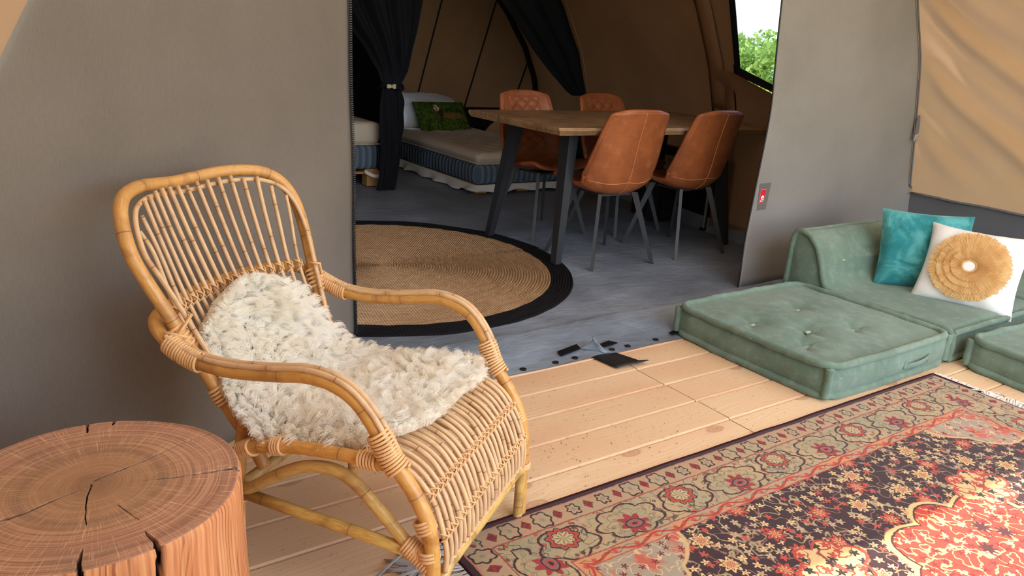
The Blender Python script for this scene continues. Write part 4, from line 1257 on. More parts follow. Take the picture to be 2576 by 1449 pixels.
# ================================================================== PERSIAN RUG
RX, RY = 1.9065, 0.601
rug = thing('persian_rug', 'red and beige floral rug with a dark border on the planks', 'rug', (RX, RY, 0.001))
b = MB()
NXg, NYg = 90, 62
def rugf(u, v):
    x, y = (u * 2 - 1) * 1.1065, (v * 2 - 1) * .751
    e = min(1.1065 - abs(x), .751 - abs(y))
    return (x + .003 * nz(y * 9, 3.3) * (abs(x) > 1.0), y + .0035 * nz(x * 7, 1.0) * (abs(y) > .7), .0095 - .004 * (1 - sm(e / .012)) + .0012 * nz(x * 6, y * 6, 4.0))
b.grid(NXg, NYg, rugf)
b.build('rug_pile', 'rug_pile', rug)
b = MB()
loop = [(-1.1065, -.751), (1.1065, -.751), (1.1065, .751), (-1.1065, .751)]
pp = []
for i in range(4):
    a, c_ = loop[i], loop[(i + 1) % 4]
    for k in range(60): pp.append((lerp(a[0], c_[0], k / 60), lerp(a[1], c_[1], k / 60) + .0035 * nz(lerp(a[0], c_[0], k / 60) * 7, 1.0), .0045))
b.tube(pp, 0.0045, 6, closed=True); b.build('rug_edging', 'rug_edge', rug)
def fringe(name, mat, x0, sgn, y0, y1, n, ln, wild):
    b = MB()
    for i in range(n):
        y = lerp(y0, y1, i / n)
        a = wild * (0.9 * nz(y * 23, sgn * 2) + random.uniform(-.35, .35)); l_ = ln * random.uniform(.7, 1.15)
        h = .006 + .010 * wild * abs(nz(y * 40, 5))
        p0 = np.array((x0, y, .005)); dr = np.array((sgn * math.cos(a), math.sin(a), 0)); sd = np.array((-dr[1], dr[0], 0))
        c_ = random.uniform(-.3, .3) * wild
        for j in range(3):
            o_ = sd * (.0018 * (j - 1))
            b.tube(crs([p0 + o_, p0 + dr * l_ * .3 + o_ + np.array((0, 0, h)), p0 + dr * l_ * .65 + sd * l_ * c_ + o_ * 1.5 + np.array((0, 0, h * .6)), p0 + dr * l_ + sd * l_ * c_ * 2.2 + o_ * 3 + np.array((0, 0, -.002))], 3), .0014, 4)
    o = b.build(name, mat, rug); o['kind'] = 'stuff'; return o
fringe('fringe', 'fringe_white', 1.1065, 1, -.75, .75, 230, .030, .7)
fringe('fringe', 'fringe_white', 1.10, 1, .36, .56, 60, .05, 1.6)
fringe('fringe', 'fringe_grey', -1.1065, -1, -.75, .75, 220, .165, 1.0)

# ================================================================== GREEN FLOOR SOFA
def rope(b, path, r, closed=False, lump=0.11, fr=70.0):
    r *= 1.06
    """thick rolled mattress edge"""
    out = crs(path, 10, closed)
    ln = 0; rs = []
    for i in range(len(out)):
        if i: ln += float(np.linalg.norm(np.array(out[i]) - np.array(out[i - 1])))
        rs.append(r * (1 + lump * math.sin(ln * fr + 5 * nz(ln * 8, r * 100)) * (.3 + .9 * abs(nz(ln * 5, 2))) + lump * 1.1 * nz(ln * 26, 7)))
    b.tube(out, rs, 9, closed)
def edge_path(p0, p1, n=7, j=.004):
    return [tuple(lerp(p0[i], p1[i], k / n) + j * nz(k * 1.7 + p0[0] * 9, p0[1] * 5 + i, p0[2] * 7) * (0 < k < n) for i in range(3)) for k in range(n + 1)]
def loop_path(w, d, z, n=8, sag=0.0, cr=.03):
    pts = []
    cs = [(-w, -d), (w, -d), (w, d), (-w, d)]
    for i in range(4):
        a, c_ = cs[i], cs[(i + 1) % 4]
        for k in range(n):
            t = (k + .5) / n
            x, y = lerp(a[0], c_[0], t), lerp(a[1], c_[1], t)
            bul = .010 * math.sin(PI * t)
            nx_, ny_ = (0, -1) if i == 0 else (1, 0) if i == 1 else (0, 1) if i == 2 else (-1, 0)
            pts.append((x + nx_ * bul + .003 * nz(x * 13, y * 13, z), y + ny_ * bul + .003 * nz(x * 13, y * 13, 5), z - sag * math.sin(PI * t) + .004 * nz(x * 9, y * 9, z * 4)))
    return pts
def ottoman(root, w, d, h, tufts, handle=True):
    W2, D2 = w / 2 - .012, d / 2 - .012
    def topz(x, y):
        u, v = x / W2, y / D2
        e = (1 - u ** 6) * (1 - v ** 6)
        z = h - .008 + .020 * (1 - u * u) * (1 - v * v) * e
        for tx, ty in tufts:
            q = math.hypot(x - tx, y - ty); ang = math.atan2(y - ty, x - tx)
            z -= .020 * math.exp(-(q / .06) ** 2) * (1 + .3 * math.sin(ang * 5 + tx * 20)) + .006 * math.exp(-(q / .02) ** 2)
            z -= .005 * math.exp(-(q / .13) ** 2) * max(0, math.cos(ang * 6 + ty * 30))
        return z + .004 * nz(x * 7, y * 7, h) + .0025 * nz(x * 21, y * 14, 3)
    b = MB()
    b.grid(64, 56, lambda u, v: ((u * 2 - 1) * W2, (v * 2 - 1) * D2, topz((u * 2 - 1) * W2, (v * 2 - 1) * D2)))
    for sx, sy, hl in ((0, -1, W2), (1, 0, D2), (0, 1, W2), (-1, 0, D2)):
        def sd(u, v, sx=sx, sy=sy, hl=hl):
            t = u * 2 - 1; z = lerp(.008, h - .008, v)
            bul = .020 * (1 - (2 * v - 1) ** 2) * (1 - t ** 8) + .005 * nz(t * hl * 9 + sx * 3, z * 14, sy * 2 + 1) * (1 - t ** 8) + .003 * math.sin(t * hl * 70 + 3 * nz(t * 5, 2)) * (1 - v) * (abs(t) > .8)
            if sy: return (t * hl, sy * (D2 + bul), z)
            return (sx * (W2 + bul), t * hl, z)
        b.grid(48, 14, sd, flip=(sy == 1 or sx == -1))
    b.add([(-W2, -D2, .008), (W2, -D2, .008), (W2, D2, .008), (-W2, D2, .008)], [(3, 2, 1, 0)])
    b.build('cushion_body', 'cotton_green', root)
    for nm, z in (('top_piping', h - .006), ('bottom_piping', .014)):
        b = MB(); rope(b, loop_path(W2 + .003, D2 + .003, z, 9), .0135, True); b.build(nm, 'cotton_green', root)
    for sx in (-1, 1):
        for sy in (-1, 1):
            b = MB(); rope(b, edge_path((sx * (W2 + .002), sy * (D2 + .002), .016), (sx * (W2 + .002), sy * (D2 + .002), h - .010), 5, .002), .0140, fr=140, lump=.2); b.build('corner_piping', 'cotton_green', root)
    for tx, ty in tufts:
        b = MB(); z = topz(tx, ty)
        b.box((tx - .013, ty - .007, z + .001), (tx + .013, ty + .007, z + .010), .003)
        b.build('tuft', 'cotton_tuft', root)
    if handle:
        b = MB(); hx = 0.15
        b.grid(12, 3, lambda u, v: (hx + lerp(-.085, .085, u), -D2 - .022 - .012 * math.sin(PI * u), h * .5 + lerp(-.010, .010, v) - .006 + .012 * (u - .5)))
        hd = b.build('handle', 'cotton_green', root, thick=.004)
        for sx in (-.085, .085):
            b = MB(); b.box((hx + sx - .010, -D2 - .026, h * .5 - .020), (hx + sx + .010, -D2 - .018, h * .5 + .012), .003); b.build('handle_patch', 'cotton_green', hd)
t = thing('floor_cushion', 'square green tufted floor cushion lying in front of the grey wall, nearest the doorway', 'floor cushion', (2.783, 1.765, 0.0), 0.0)
ottoman(t, .825, .745, .135, [(-.262, .09), (.07, .121), (-.142, -.082), (.085, -.143), (-.26, -.162)])
t = thing('floor_cushion', 'green floor cushion at the right edge, next to the end of the rug', 'floor cushion', (3.600, 0.960, 0.0), math.radians(-5))
ottoman(t, .82, .70, .132, [(-.2, .1), (.1, .12), (0, -.05), (.2, -.15), (-.2, -.2)], False)

def sofa_module(root, width, depth, tufts, bk=1.0):
    """local: x along the back, -y to the front edge, back at y=0; L-shaped profile"""
    pr = crs([(0, .010), (0.0, .20), (-.004, .335), (-.035, .372), (-.085, .362), (-.135, .315), (-.172, .24), (-.200, .165), (-.245, .132), (-.35, .128), (-.55, .134), (-depth + .06, .136), (-depth + .012, .126), (-depth, .10), (-depth - .006, .06), (-depth, .012)], 6)
    pr = [np.array((q[0], q[1] if (q[1] < .13 or q[0] < -.24) else .13 + (q[1] - .13) * bk)) for q in pr]
    n = len(pr); nx_ = 60
    b = MB()
    def fn(u, v):
        i = min(n - 1, int(round(v * (n - 1)))); y, z = pr[i]
        x = (u - .5) * (width - .024)
        q = 1 - (2 * u - 1) ** 8
        on_seat = sm((-y - .22) / .05); face = sm((-y - .10) / .04) * (1 - on_seat)
        dz = .010 * (1 - (2 * u - 1) ** 2) * on_seat * (1 if y > -depth + .03 else 0) + .004 * nz(x * 8, y * 8, 2) * q + .003 * nz(x * 5 + y * 22, y * 26 - x * 3, 4) * q
        dy = 0
        if face > 0:
            dy += .006 * nz(x * 4, z * 34, 6) * face - .010 * math.exp(-((z - .25) / .012) ** 2) * face
        for tx, tz in tufts:
            qd = math.hypot(x - tx, (z - tz)); dy += .016 * math.exp(-(qd / .03) ** 2) * face
        return (x, y + dy, z + dz)
    b.grid(nx_, n, fn, flip=True)
    for sx in (-1, 1):
        vs = []
        for i in range(n):
            y, z = pr[i]; vs.append((sx * (width / 2 - .012), y, z))
        cx = [(sx * (width / 2 - .004), -.08, .14), (sx * (width / 2 - .002), -depth * .5, .06)]
        o = len(vs)
        rows = []
        m_ = 8
        grid = []
        for k in range(m_ + 1):
            for i in range(n):
                y, z = pr[i]; t = k / m_
                yy = lerp(y, -.09 if y > -.2 else y, t) ; zz = lerp(z, .12 if y > -.2 else .065, t)
                grid.append((sx * (width / 2 - .012 + .016 * math.sin(t * PI / 2)), yy, zz))
        fs = []
        for k in range(m_):
            for i in range(n - 1):
                q = (k * n + i, k * n + i + 1, (k + 1) * n + i + 1, (k + 1) * n + i)
                fs.append(q if sx > 0 else tuple(reversed(q)))
        b.add(grid, fs)
    b.build('seat_body', 'cotton_green', root)
    for sx in (-1, 1):
        pth = [(sx * (width / 2 - .010), q[0], q[1] + .002) for q in pr[::3]]
        b = MB(); rope(b, pth, .0135); b.build('side_piping', 'cotton_green', root)
    for nm, y, z in (('front_piping', -depth - .002, .128), ('bottom_piping', -depth - .002, .014), ('back_piping', -.012, .13 + .236 * bk)):
        b = MB(); rope(b, edge_path((-width / 2 + .01, y, z), (width / 2 - .01, y, z), 9), .0125); b.build(nm, 'cotton_green', root)
    for sx in (-1, 1):
        b = MB(); rope(b, edge_path((sx * (width / 2 - .006), -depth, .016), (sx * (width / 2 - .006), -depth, .126), 4, .002), .0135, fr=140, lump=.2); b.build('corner_piping', 'cotton_green', root)
    for tx, tz in tufts:
        b = MB(); b.box((tx - .010, -.166, tz - .004), (tx + .010, -.154, tz + .005), .002); b.build('tuft', 'cotton_tuft', root)
t = thing('sofa_seat', 'green low sofa seat with a rolled backrest against the grey wall, cushions on it', 'sofa', (3.625, 2.215, 0.0), 0.0)
sofa_module(t, .85, .815, [(-.225, .245), (.15, .245)])
t = thing('sofa_seat', 'green low corner sofa seat at the right edge, against the dark skirt', 'sofa', (4.690, 1.79, 0.0), math.radians(-90))
sofa_module(t, .84, .625, [], .42)

# scatter cushions ---------------------------------------------------
def pillow_mesh(b, w, h, t, n=34, pinch=.035, seed=0.0, wr=.006):
    def sh(u, v, s):
        x, y = u * 2 - 1, v * 2 - 1
        k = max(0, (1 - abs(x) ** 2.6)) ** .5 * max(0, (1 - abs(y) ** 2.6)) ** .5
        px = x * (w / 2) * (1 - pinch * 2 * (1 - abs(x) ** 3) * 0 - pinch * (1 - y * y) * abs(x) ** 4)
        pz = y * (h / 2) * (1 - pinch * (1 - x * x) * abs(y) ** 4)
        th = s * (t / 2 * k ** .85 + wr * nz(x * 3 + seed, y * 3, s) * k ** .5 + wr * .8 * nz(x * 8 - y * 5, y * 7 + seed, s * 3) * k * (1 - k * .6))
        return (px, th, pz)
    b.grid(n, n, lambda u, v: sh(u, v, -1))
    b.grid(n, n, lambda u, v: sh(u, v, 1), flip=True)
def orient(o, c, xd, zd):
    x = Vector(xd).normalized(); z = Vector(zd); z = (z - x * z.dot(x)).normalized(); y = z.cross(x)
    m_ = Matrix((x, y, z)).transposed().to_4x4(); m_.translation = Vector(c); o.matrix_world = m_
# teal velvet
t = thing('teal_cushion', 'teal velvet cushion propped in the corner of the green sofa, behind the white one', 'cushion')
orient(t, (3.745, 1.86, .306), (.29, -.29, 0), (.085, .035, .33))
b = MB(); pillow_mesh(b, .42, .38, .15, seed=1.0, wr=.014, pinch=.06); b.build('cushion_cover', 'velvet_teal', t)
# white with tan frills
t = thing('white_cushion', 'white cotton cushion with a big round tan fringed rosette, leaning on the sofa', 'cushion')
orient(t, (3.700, 1.607, .287), (.107, -.392, 0), (.148, .045, .323))
b = MB(); pillow_mesh(b, .425, .385, .150, seed=4.0, pinch=.085, wr=.009); b.build('cushion_cover', 'cotton_white', t)
def pillow_front(x, z, w=.425, h=.385, tt=.156):
    X_, Y_ = x / (w / 2), z / (h / 2)
    k = max(0, (1 - abs(X_) ** 2.6)) ** .5 * max(0, (1 - abs(Y_) ** 2.6)) ** .5
    return -(tt / 2 * k ** .85)
rings_ = [(.164, .112), (.133, .084), (.103, .058), (.074, .030)]
for ri, (ro, ri_) in enumerate(rings_):
    b = MB(); n_ = 170
    vs, fs = [], []
    base_off = .004 + .0052 * ri
    for i in range(n_):
        a0 = 2 * PI * i / n_; a1 = a0 + 2 * PI / n_ * .95
        rr = ro * (1 + random.uniform(-.025, .03)); lift = random.uniform(.002, .007)
        if ri == 3 and 2.3 < a0 < 2.8: lift += .012
        o_ = len(vs)
        for k in range(4):
            q = lerp(ri_, rr, k / 3)
            for a in (a0, (a0 + a1) / 2, a1):
                x, z = q * math.cos(a) + .002, q * math.sin(a) * .96 - .004
                y = pillow_front(x, z) - .004 - .0070 * (k / 3) - (lift - .002) * (k / 3) ** 2 - .0008 * ri - (.0013 if a == (a0 + a1) / 2 else 0)
                vs.append((x, y, z))
        for k in range(3):
            for j in range(2):
                q = o_ + k * 3 + j; fs.append((q, q + 1, q + 4, q + 3))
    b.add(vs, fs); b.build('fringe_ring', 'frill_tan', t, False)
b = MB()
b.grid(24, 5, lambda u, v: (lerp(.023, .036, v) * math.cos(u * 2 * PI) + .002, pillow_front(lerp(.023, .036, v) * math.cos(u * 2 * PI), lerp(.023, .036, v) * math.sin(u * 2 * PI)) - .0045 - .003 * math.sin(v * PI), lerp(.023, .036, v) * math.sin(u * 2 * PI) * .96 - .004), cu=True)
b.build('rosette_hem', 'frill_tan', t)
b = MB()
b.grid(24, 4, lambda u, v: (lerp(0.0, .026, v) * math.cos(u * 2 * PI) + .002, -.0780 - .0035, lerp(0.0, .026, v) * math.sin(u * 2 * PI) * .96 - .004), cu=True)
ctr = b.build('rosette_centre', 'cotton_white', t); ctr['label'] = 'white centre of the rosette'

# ================================================================== JUTE RUG
JX, JY = 1.650, 3.486
jr = thing('jute_rug', 'round braided jute rug with a black border on the grey tent floor', 'rug', (JX, JY, 0.004))
PITCH = .0142
def braid(r_in, r_out, nth):
    nr = int(round((r_out - r_in) / PITCH)); b = MB()
    vs, fs = [], []
    prof = [(0.0, .0035), (.18, .0085), (.5, .0110), (.82, .0085)]
    rows = []
    for i in range(nr):
        for f_, z in prof: rows.append((r_in + (i + f_) * PITCH, z))
    rows.append((r_in + nr * PITCH, .001))
    for r_, z in rows:
        for k in range(nth):
            a = 2 * PI * k / nth; r2 = max(0.0, r_ - PITCH * a / (2 * PI)) * (1 + .003 * math.sin(3 * a) + .002 * nz(math.cos(a) * 3, math.sin(a) * 3))
            vs.append((r2 * math.cos(a), r2 * math.sin(a), z + .0012 * math.sin(a * r_ / .0125 * PI * 2 * .5)))
    for i in range(len(rows) - 1):
        for k in range(nth):
            k2 = (k + 1) % nth
            if k2 == 0:
                i2 = i + 4      # spiral joins the next row
                if i2 + 1 >= len(rows): continue
                fs.append((i * nth + k, (i + 1) * nth + k, (i2 + 1) * nth, i2 * nth))
            else: fs.append((i * nth + k, (i + 1) * nth + k, (i + 1) * nth + k2, i * nth + k2))
    b.add(vs, fs); return b
braid(0.0, .8804, 260).build('braided_centre', 'jute_natural', jr)
jb = braid(.8804 - PITCH * .0, .9941, 260).build('braided_border', 'jute_black', jr)
jb['label'] = 'black braided border'

# ================================================================== DINING TABLE AND CHAIRS
tb = thing('dining_table', 'dining table with a streaked oak top and splayed black steel legs', 'table', (3.2, 3.505, 0.0))
b = MB()
TX0, TX1 = -.80, .85
def tedge(x): return .012 * math.sin((x + .8) * 2.2) - .006 * math.sin(x * 7)
NT = 40
vs, fs = [], []
for k in range(NT + 1):
    x = lerp(TX0, TX1, k / NT)
    for y, z, o_ in ((-.425, .712, .0), (-.438, .735, .0), (-.430, .750, 0), (.430, .750, 1), (.438, .735, 1), (.425, .712, 1)):
        e = tedge(x) if o_ == 0 else -tedge(x + .3)
        xx = x + (.012 if k == 0 and z < .72 else 0)
        vs.append((xx, y - e * (1 if o_ == 0 else 1), z))
for k in range(NT):
    for j in range(6):
        j2 = (j + 1) % 6; fs.append((k * 6 + j, k * 6 + j2, (k + 1) * 6 + j2, (k + 1) * 6 + j))
fs.append(tuple(reversed(range(6)))); fs.append(tuple(NT * 6 + j for j in range(6)))
b.add(vs, [tuple(reversed(q)) for q in fs]); b.build('tabletop', 'table_oak', tb, False)
def bar(b, p0, p1, a0, c0, a1, c1, rot=0.0):
    """square tapered bar from p0 (section a0 x c0) to p1 (a1 x c1)"""
    vs = []
    for p, a, c_ in ((p0, a0, c0), (p1, a1, c1)):
        for sx, sy in ((-1, -1), (1, -1), (1, 1), (-1, 1)):
            x, y = sx * a / 2, sy * c_ / 2
            vs.append((p[0] + x * math.cos(rot) - y * math.sin(rot), p[1] + x * math.sin(rot) + y * math.cos(rot), p[2]))
    b.add(vs, [(3, 2, 1, 0), (4, 5, 6, 7), (0, 1, 5, 4), (1, 2, 6, 5), (2, 3, 7, 6), (3, 0, 4, 7)]); return b
for sx in (-1, 1):
    for sy in (-1, 1):
        b = MB(); bar(b, (sx * .675, sy * .335, 0.0155 if sx < 0 else 0.004), (sx * .585, sy * .245, .708), .038, .045, .062, .082)
        b.build('leg', 'steel_black', tb, False)
    b = MB(); b.box((sx * .585 - .04, -.33, .700), (sx * .585 + .04, .33, .7115)); b.build('mounting_plate', 'steel_black', tb, False)

# dining chair: leather shell, quilted pad, seams, four steel legs
def shell_prof():
    return crs([(-.262, .845), (-.250, .80), (-.225, .70), (-.205, .60), (-.186, .51), (-.160, .445), (-.105, .402), (-.02, .400), (.09, .425), (.170, .446), (.213, .434)], 6)
SP = shell_prof(); SPN = len(SP)
def shell_pt(u, v, off=0.0):
    """u -1..1 across, v 0..1 from the top of the back to the seat front"""
    i = v * (SPN - 1); i0 = min(SPN - 2, int(i)); t = i - i0
    y = lerp(SP[i0][0], SP[i0 + 1][0], t); z = lerp(SP[i0][1], SP[i0 + 1][1], t)
    dy, dz = SP[i0 + 1][0] - SP[i0][0], SP[i0 + 1][1] - SP[i0][1]; l_ = math.hypot(dy, dz) + 1e-9
    ny, nz_ = -dz / l_, dy / l_          # inward (towards the sitter)
    w = pl(v, [0, .008, .02, .04, .08, .18, .30, .42, .55, .70, .88, 1.0], [.138, .152, .165, .176, .187, .204, .224, .235, .232, .226, .214, .196])
    rc = 1.0
    
    if v > .94: rc = math.sqrt(max(0, 1 - ((v - .94) / .06) ** 2 * .25))
    x = u * w * rc
    wing = pl(v, [0, .25, .45, .6, .75, 1], [.022, .055, .085, .062, .035, .012]) * abs(u) ** 2.4
    top = -.016 * (abs(u) ** 3) * sm(1 - v * 10)
    return (x, y + ny * (wing + off), z + nz_ * (wing + off) + top)
def make_chair():
    root = thing('dining_chair', '', 'chair')
    b = MB()
    nu, nv = 27, 46
    b.grid(nu, nv, lambda u, v: shell_pt(u * 2 - 1, v))
    sh = b.build('shell', 'leather_tan', root)
    md = sh.modifiers.new('thickness', 'SOLIDIFY'); md.thickness = .024; md.offset = 0
    b = MB()     # rolled rim all round the shell
    rim = [shell_pt(u, 0.0) for u in np.linspace(-.96, .96, 22)] + [shell_pt(1.0, v) for v in np.linspace(.012, .97, 44)] + [shell_pt(u, 1.0) for u in np.linspace(.96, -.96, 22)] + [shell_pt(-1.0, v) for v in np.linspace(.97, .012, 44)]
    b.tube(rim, .0128, 8, closed=True); b.build('rim', 'leather_tan', sh)
    b = MB()     # quilted diamonds on the inside of the back
    def q(u, v):
        uu = (u * 2 - 1) * .64; vv = lerp(.06, .42, v)
        d_ = abs(math.sin((u * 3.0 + v * 5.0) * PI)) * abs(math.sin((u * 3.0 - v * 5.0) * PI))
        e = min(1, min(u, 1 - u) * 12, min(v, 1 - v) * 12)
        return shell_pt(uu, vv, .0135 + (.010 * d_ ** .5 - .001) * e)
    b.grid(55, 75, q); b.build('quilted_pad', 'leather_tan', sh)
    b = MB()     # stitched piping on the outside
    b.tube([shell_pt(.0, v, -.0135) for v in np.linspace(0.01, .60, 34)], .0022, 5)
    b.tube([shell_pt(u, .50 - .045 * (1 - abs(u)) , -.0130) for u in np.linspace(-.97, .97, 30)], .0022, 5)
    b.build('seam', 'seam_tan', sh)
    b = MB()
    b.box((-.10, -.10, .380), (.10, .10, .392)); b.build('seat_base', 'steel_dark', root, False)
    for sx in (-1, 1):
        for sy in (-1, 1):
            b = MB(); bar(b, (sx * .215, sy * .215, .004), (sx * .120, sy * .110, .398), .022, .018, .034, .018, math.atan2(sy, sx))
            b.build('leg', 'steel_dark', root, False)
    return root
def copy_tree(o, parent=None):
    c = o.copy(); COL.objects.link(c)
    if parent: c.parent = parent
    for ch in list(o.children): copy_tree(ch, c)
    return c
proto = make_chair()
# local +y is the sitter's front
for i, (x, y, rz, lab) in enumerate([
        (2.865, 3.215, math.radians(-2), 'tan leather dining chair with its back turned, middle of the doorway, near table side'),
        (3.458, 3.215, math.radians(3), 'tan leather dining chair with its back turned, next to the light grey canvas'),
        (2.915, 3.875, math.radians(184), 'tan leather dining chair behind the table, in front of the bed'),
        (3.48, 3.79, math.radians(186), 'tan leather dining chair behind the table, farthest from the bed')]):
    o = proto if i == 0 else copy_tree(proto)
    o.location = (x, y, 0.0); o.rotation_euler = (0, 0, rz)
    o['label'] = lab; o['group'] = 'leather chairs around the dining table'

# ================================================================== BEDS
def soft_box(b, lo, hi, r, n=14, bul=.01, quilt=None, seed=0.0):
    """rounded soft block"""
    cx, cy = (lo[0] + hi[0]) / 2, (lo[1] + hi[1]) / 2; w, d = (hi[0] - lo[0]) / 2, (hi[1] - lo[1]) / 2; h = hi[2] - lo[2]
    def ring(ins):   # rounded rectangle
        pts = []; rr = max(.004, r * 2 - ins)
        for k in range(4):
            a0 = [-PI / 2, 0, PI / 2, PI][k]
            sx, sy = [(1, -1), (1, 1), (-1, 1), (-1, -1)][k]
            for j in range(7):
                a = a0 + j / 6 * PI / 2
                pts.append((cx + sx * (w - ins - rr) + rr * math.cos(a), cy + sy * (d - ins - rr) + rr * math.sin(a)))
            nx_ = [(1, 1), (-1, 1), (-1, -1), (1, -1)][k]
            e0 = pts[-1]; s2x, s2y = nx_
            a = a0 + PI / 2
            e1 = (cx + s2x * (w - ins - rr) + rr * math.cos(a), cy + s2y * (d - ins - rr) + rr * math.sin(a))
            for j in range(1, n): pts.append((lerp(e0[0], e1[0], j / n), lerp(e0[1], e1[1], j / n)))
        return pts
    lev = [(r * .7, lo[2]), (r * .2, lo[2] + r * .3), (0, lo[2] + r), (-bul, (lo[2] + hi[2]) / 2), (0, hi[2] - r), (r * .25, hi[2] - r * .28), (r * .8, hi[2])]
    vs, fs = [], []
    N_ = None
    for ins, z in lev:
        rg = ring(ins); N_ = len(rg); vs += [(x, y, z) for x, y in rg]
    for i in range(len(lev) - 1):
        for k in range(N_):
            k2 = (k + 1) % N_; fs.append((i * N_ + k, i * N_ + k2, (i + 1) * N_ + k2, (i + 1) * N_ + k))
    fs.append(tuple(reversed(range(N_))))
    if not quilt: fs.append(tuple((len(lev) - 1) * N_ + k for k in range(N_)))
    b.add(vs, fs)
    if quilt:
        def tp(u, v):
            x, y = cx + (u * 2 - 1) * (w - r * .4), cy + (v * 2 - 1) * (d - r * .4)
            e = min(1, min(u, 1 - u) * w * 2 / .05, min(v, 1 - v) * d * 2 / .05)
            px, py_ = x / quilt, y / quilt
            dip = 0
            for ox, oy in ((0, 0), (.5, .5)):
                qx, qy = (px + ox) % 1 - .5, (py_ + oy) % 1 - .5
                dip += math.exp(-(qx * qx + qy * qy) / .02)
            return (x, y, hi[2] - r * .35 * (1 - e) + (.010 - .014 * dip - .004 * abs(math.sin(px * 2 * PI + py_ * 2)) + .003 * nz(x * 9, y * 9)) * e)
        b.grid(44, 80, tp)
def make_bed(root, w, d, z0, z1, z2, z3, sheet):
    # pallets: slats and blocks
    for k in range(6):
        x = lerp(.02, w - .12, k / 5); 
        b = MB(); b.box((x, .02, z0 - .018), (x + .10, d - .02, z0 - .001)); b.build('pallet_slat', 'pallet_pine', root, False)
    for yy in (.02, d / 2, d - .12):
        b = MB(); b.box((.01, yy, z0 - .036), (w - .01, yy + .095, z0 - .0185)); b.build('pallet_board', 'pallet_pine', root, False)
        for xx in (.01, w / 2 - .05, w - .11):
            b = MB(); b.box((xx, yy, .006), (xx + .10, yy + .095, z0 - .0365), .003); b.build('pallet_block', 'pallet_pine', root, False)
    b = MB(); soft_box(b, (0, 0, z0), (w, d, z1), .03, 20, .002); mb_ = b.build('mattress_base', 'ticking_blue', root)
    b = MB()
    for z in (z0 + .012, z1 - .012):
        b.tube([(w / 2 + (w / 2 + .004) * math.cos(a) * min(1, 1 / max(abs(math.cos(a)), abs(math.sin(a)))) , d / 2 + (d / 2 + .004) * math.sin(a) * min(1, 1 / max(abs(math.cos(a)), abs(math.sin(a)))), z) for a in np.linspace(0, 2 * PI, 61)[:-1]], .006, 6, closed=True)
    b.build('mattress_piping', 'ticking_blue', mb_)
    b = MB(); soft_box(b, (.005, .005, z1), (w - .005, d - .005, z2), .008, 16, .004); b.build('under_topper', 'topper_cream', root)
    b = MB(); soft_box(b, (.0, .0, z2), (w, d, z3), .028, 20, .010, .26); b.build('topper', 'topper_cream', root)
    if sheet:
        b = MB()     # valance sheet slipping out below the mattress, left side and foot
        def sf(u, v):
            s_ = u * (d + w)
            wv = .018 * math.sin(s_ * 24 + 2 * nz(s_ * 4, 0)) * v + .010 * nz(s_ * 12, 3)
            dep = (.070 if s_ < d * .9 else .052) * (1 + .3 * nz(s_ * 5, 9))
            out = .012 + v * .030 + wv * v
            z = z0 + .004 - dep * v
            if s_ < d: return (-out, d - s_, max(.012, z))
            return (s_ - d - out * (1 - min(1, (s_ - d) / .05)), -out, max(.012, z))
        b.grid(150, 6, sf); b.build('sheet', 'sheet_white', root, thick=.002)
bed = thing('single_bed', 'single bed with a cream topper on a blue mattress and pallets, goat cushion on it', 'bed', (3.135, 4.985, 0.004))
make_bed(bed, .90, 1.92, .075, .228, .240, .318, True)
bed2 = thing('single_bed', 'single bed on a pallet half hidden behind the black curtain', 'bed', (0.58, 5.46, 0.004))
make_bed(bed2, 1.985, .92, .140, .322, .335, .488, False)
b = MB()
b.grid(14, 3, lambda u, v: (lerp(1.84, 2.01, u), -.012 - .03 * math.sin(u * PI) - .006 * v, .142 - .045 * sm(u * 1.3) - .028 * v - .012 * math.sin(u * 6)))
b.build('tie_tape', 'tape_white', bed2, thick=.0015)

t = thing('white_pillow', 'white striped pillow lying at the head of the right bed, behind the goat cushion', 'pillow')
orient(t, (3.60, 6.66, .445), (.98, .06, -.06), (0, .58, .50))
b = MB(); pillow_mesh(b, .70, .40, .30, seed=9, wr=.014, pinch=.05); b.build('pillow_cover', 'pillow_stripe', t)
t = thing('goat_cushion', 'oblong cushion printed with a goat lying in green grass, on the right bed', 'cushion')
orient(t, (3.615, 6.40, .434), (.575, .056, -.004), (-.02, .145, .200))
b = MB(); pillow_mesh(b, .565, .315, .11, seed=12, pinch=.03); b.build('cushion_cover', 'goat_print', t)
b = MB()
b.tube([(x, 0.0, z) for x, z in [(lerp(-.28, .28, k / 20), -.155) for k in range(21)] + [(.28, lerp(-.155, .155, k / 10)) for k in range(1, 11)] + [(lerp(.28, -.28, k / 20), .155) for k in range(1, 21)] + [(-.28, lerp(.155, -.155, k / 10)) for k in range(1, 10)]], .0035, 5, closed=True)
b.build('cushion_piping', 'piping_black', t)
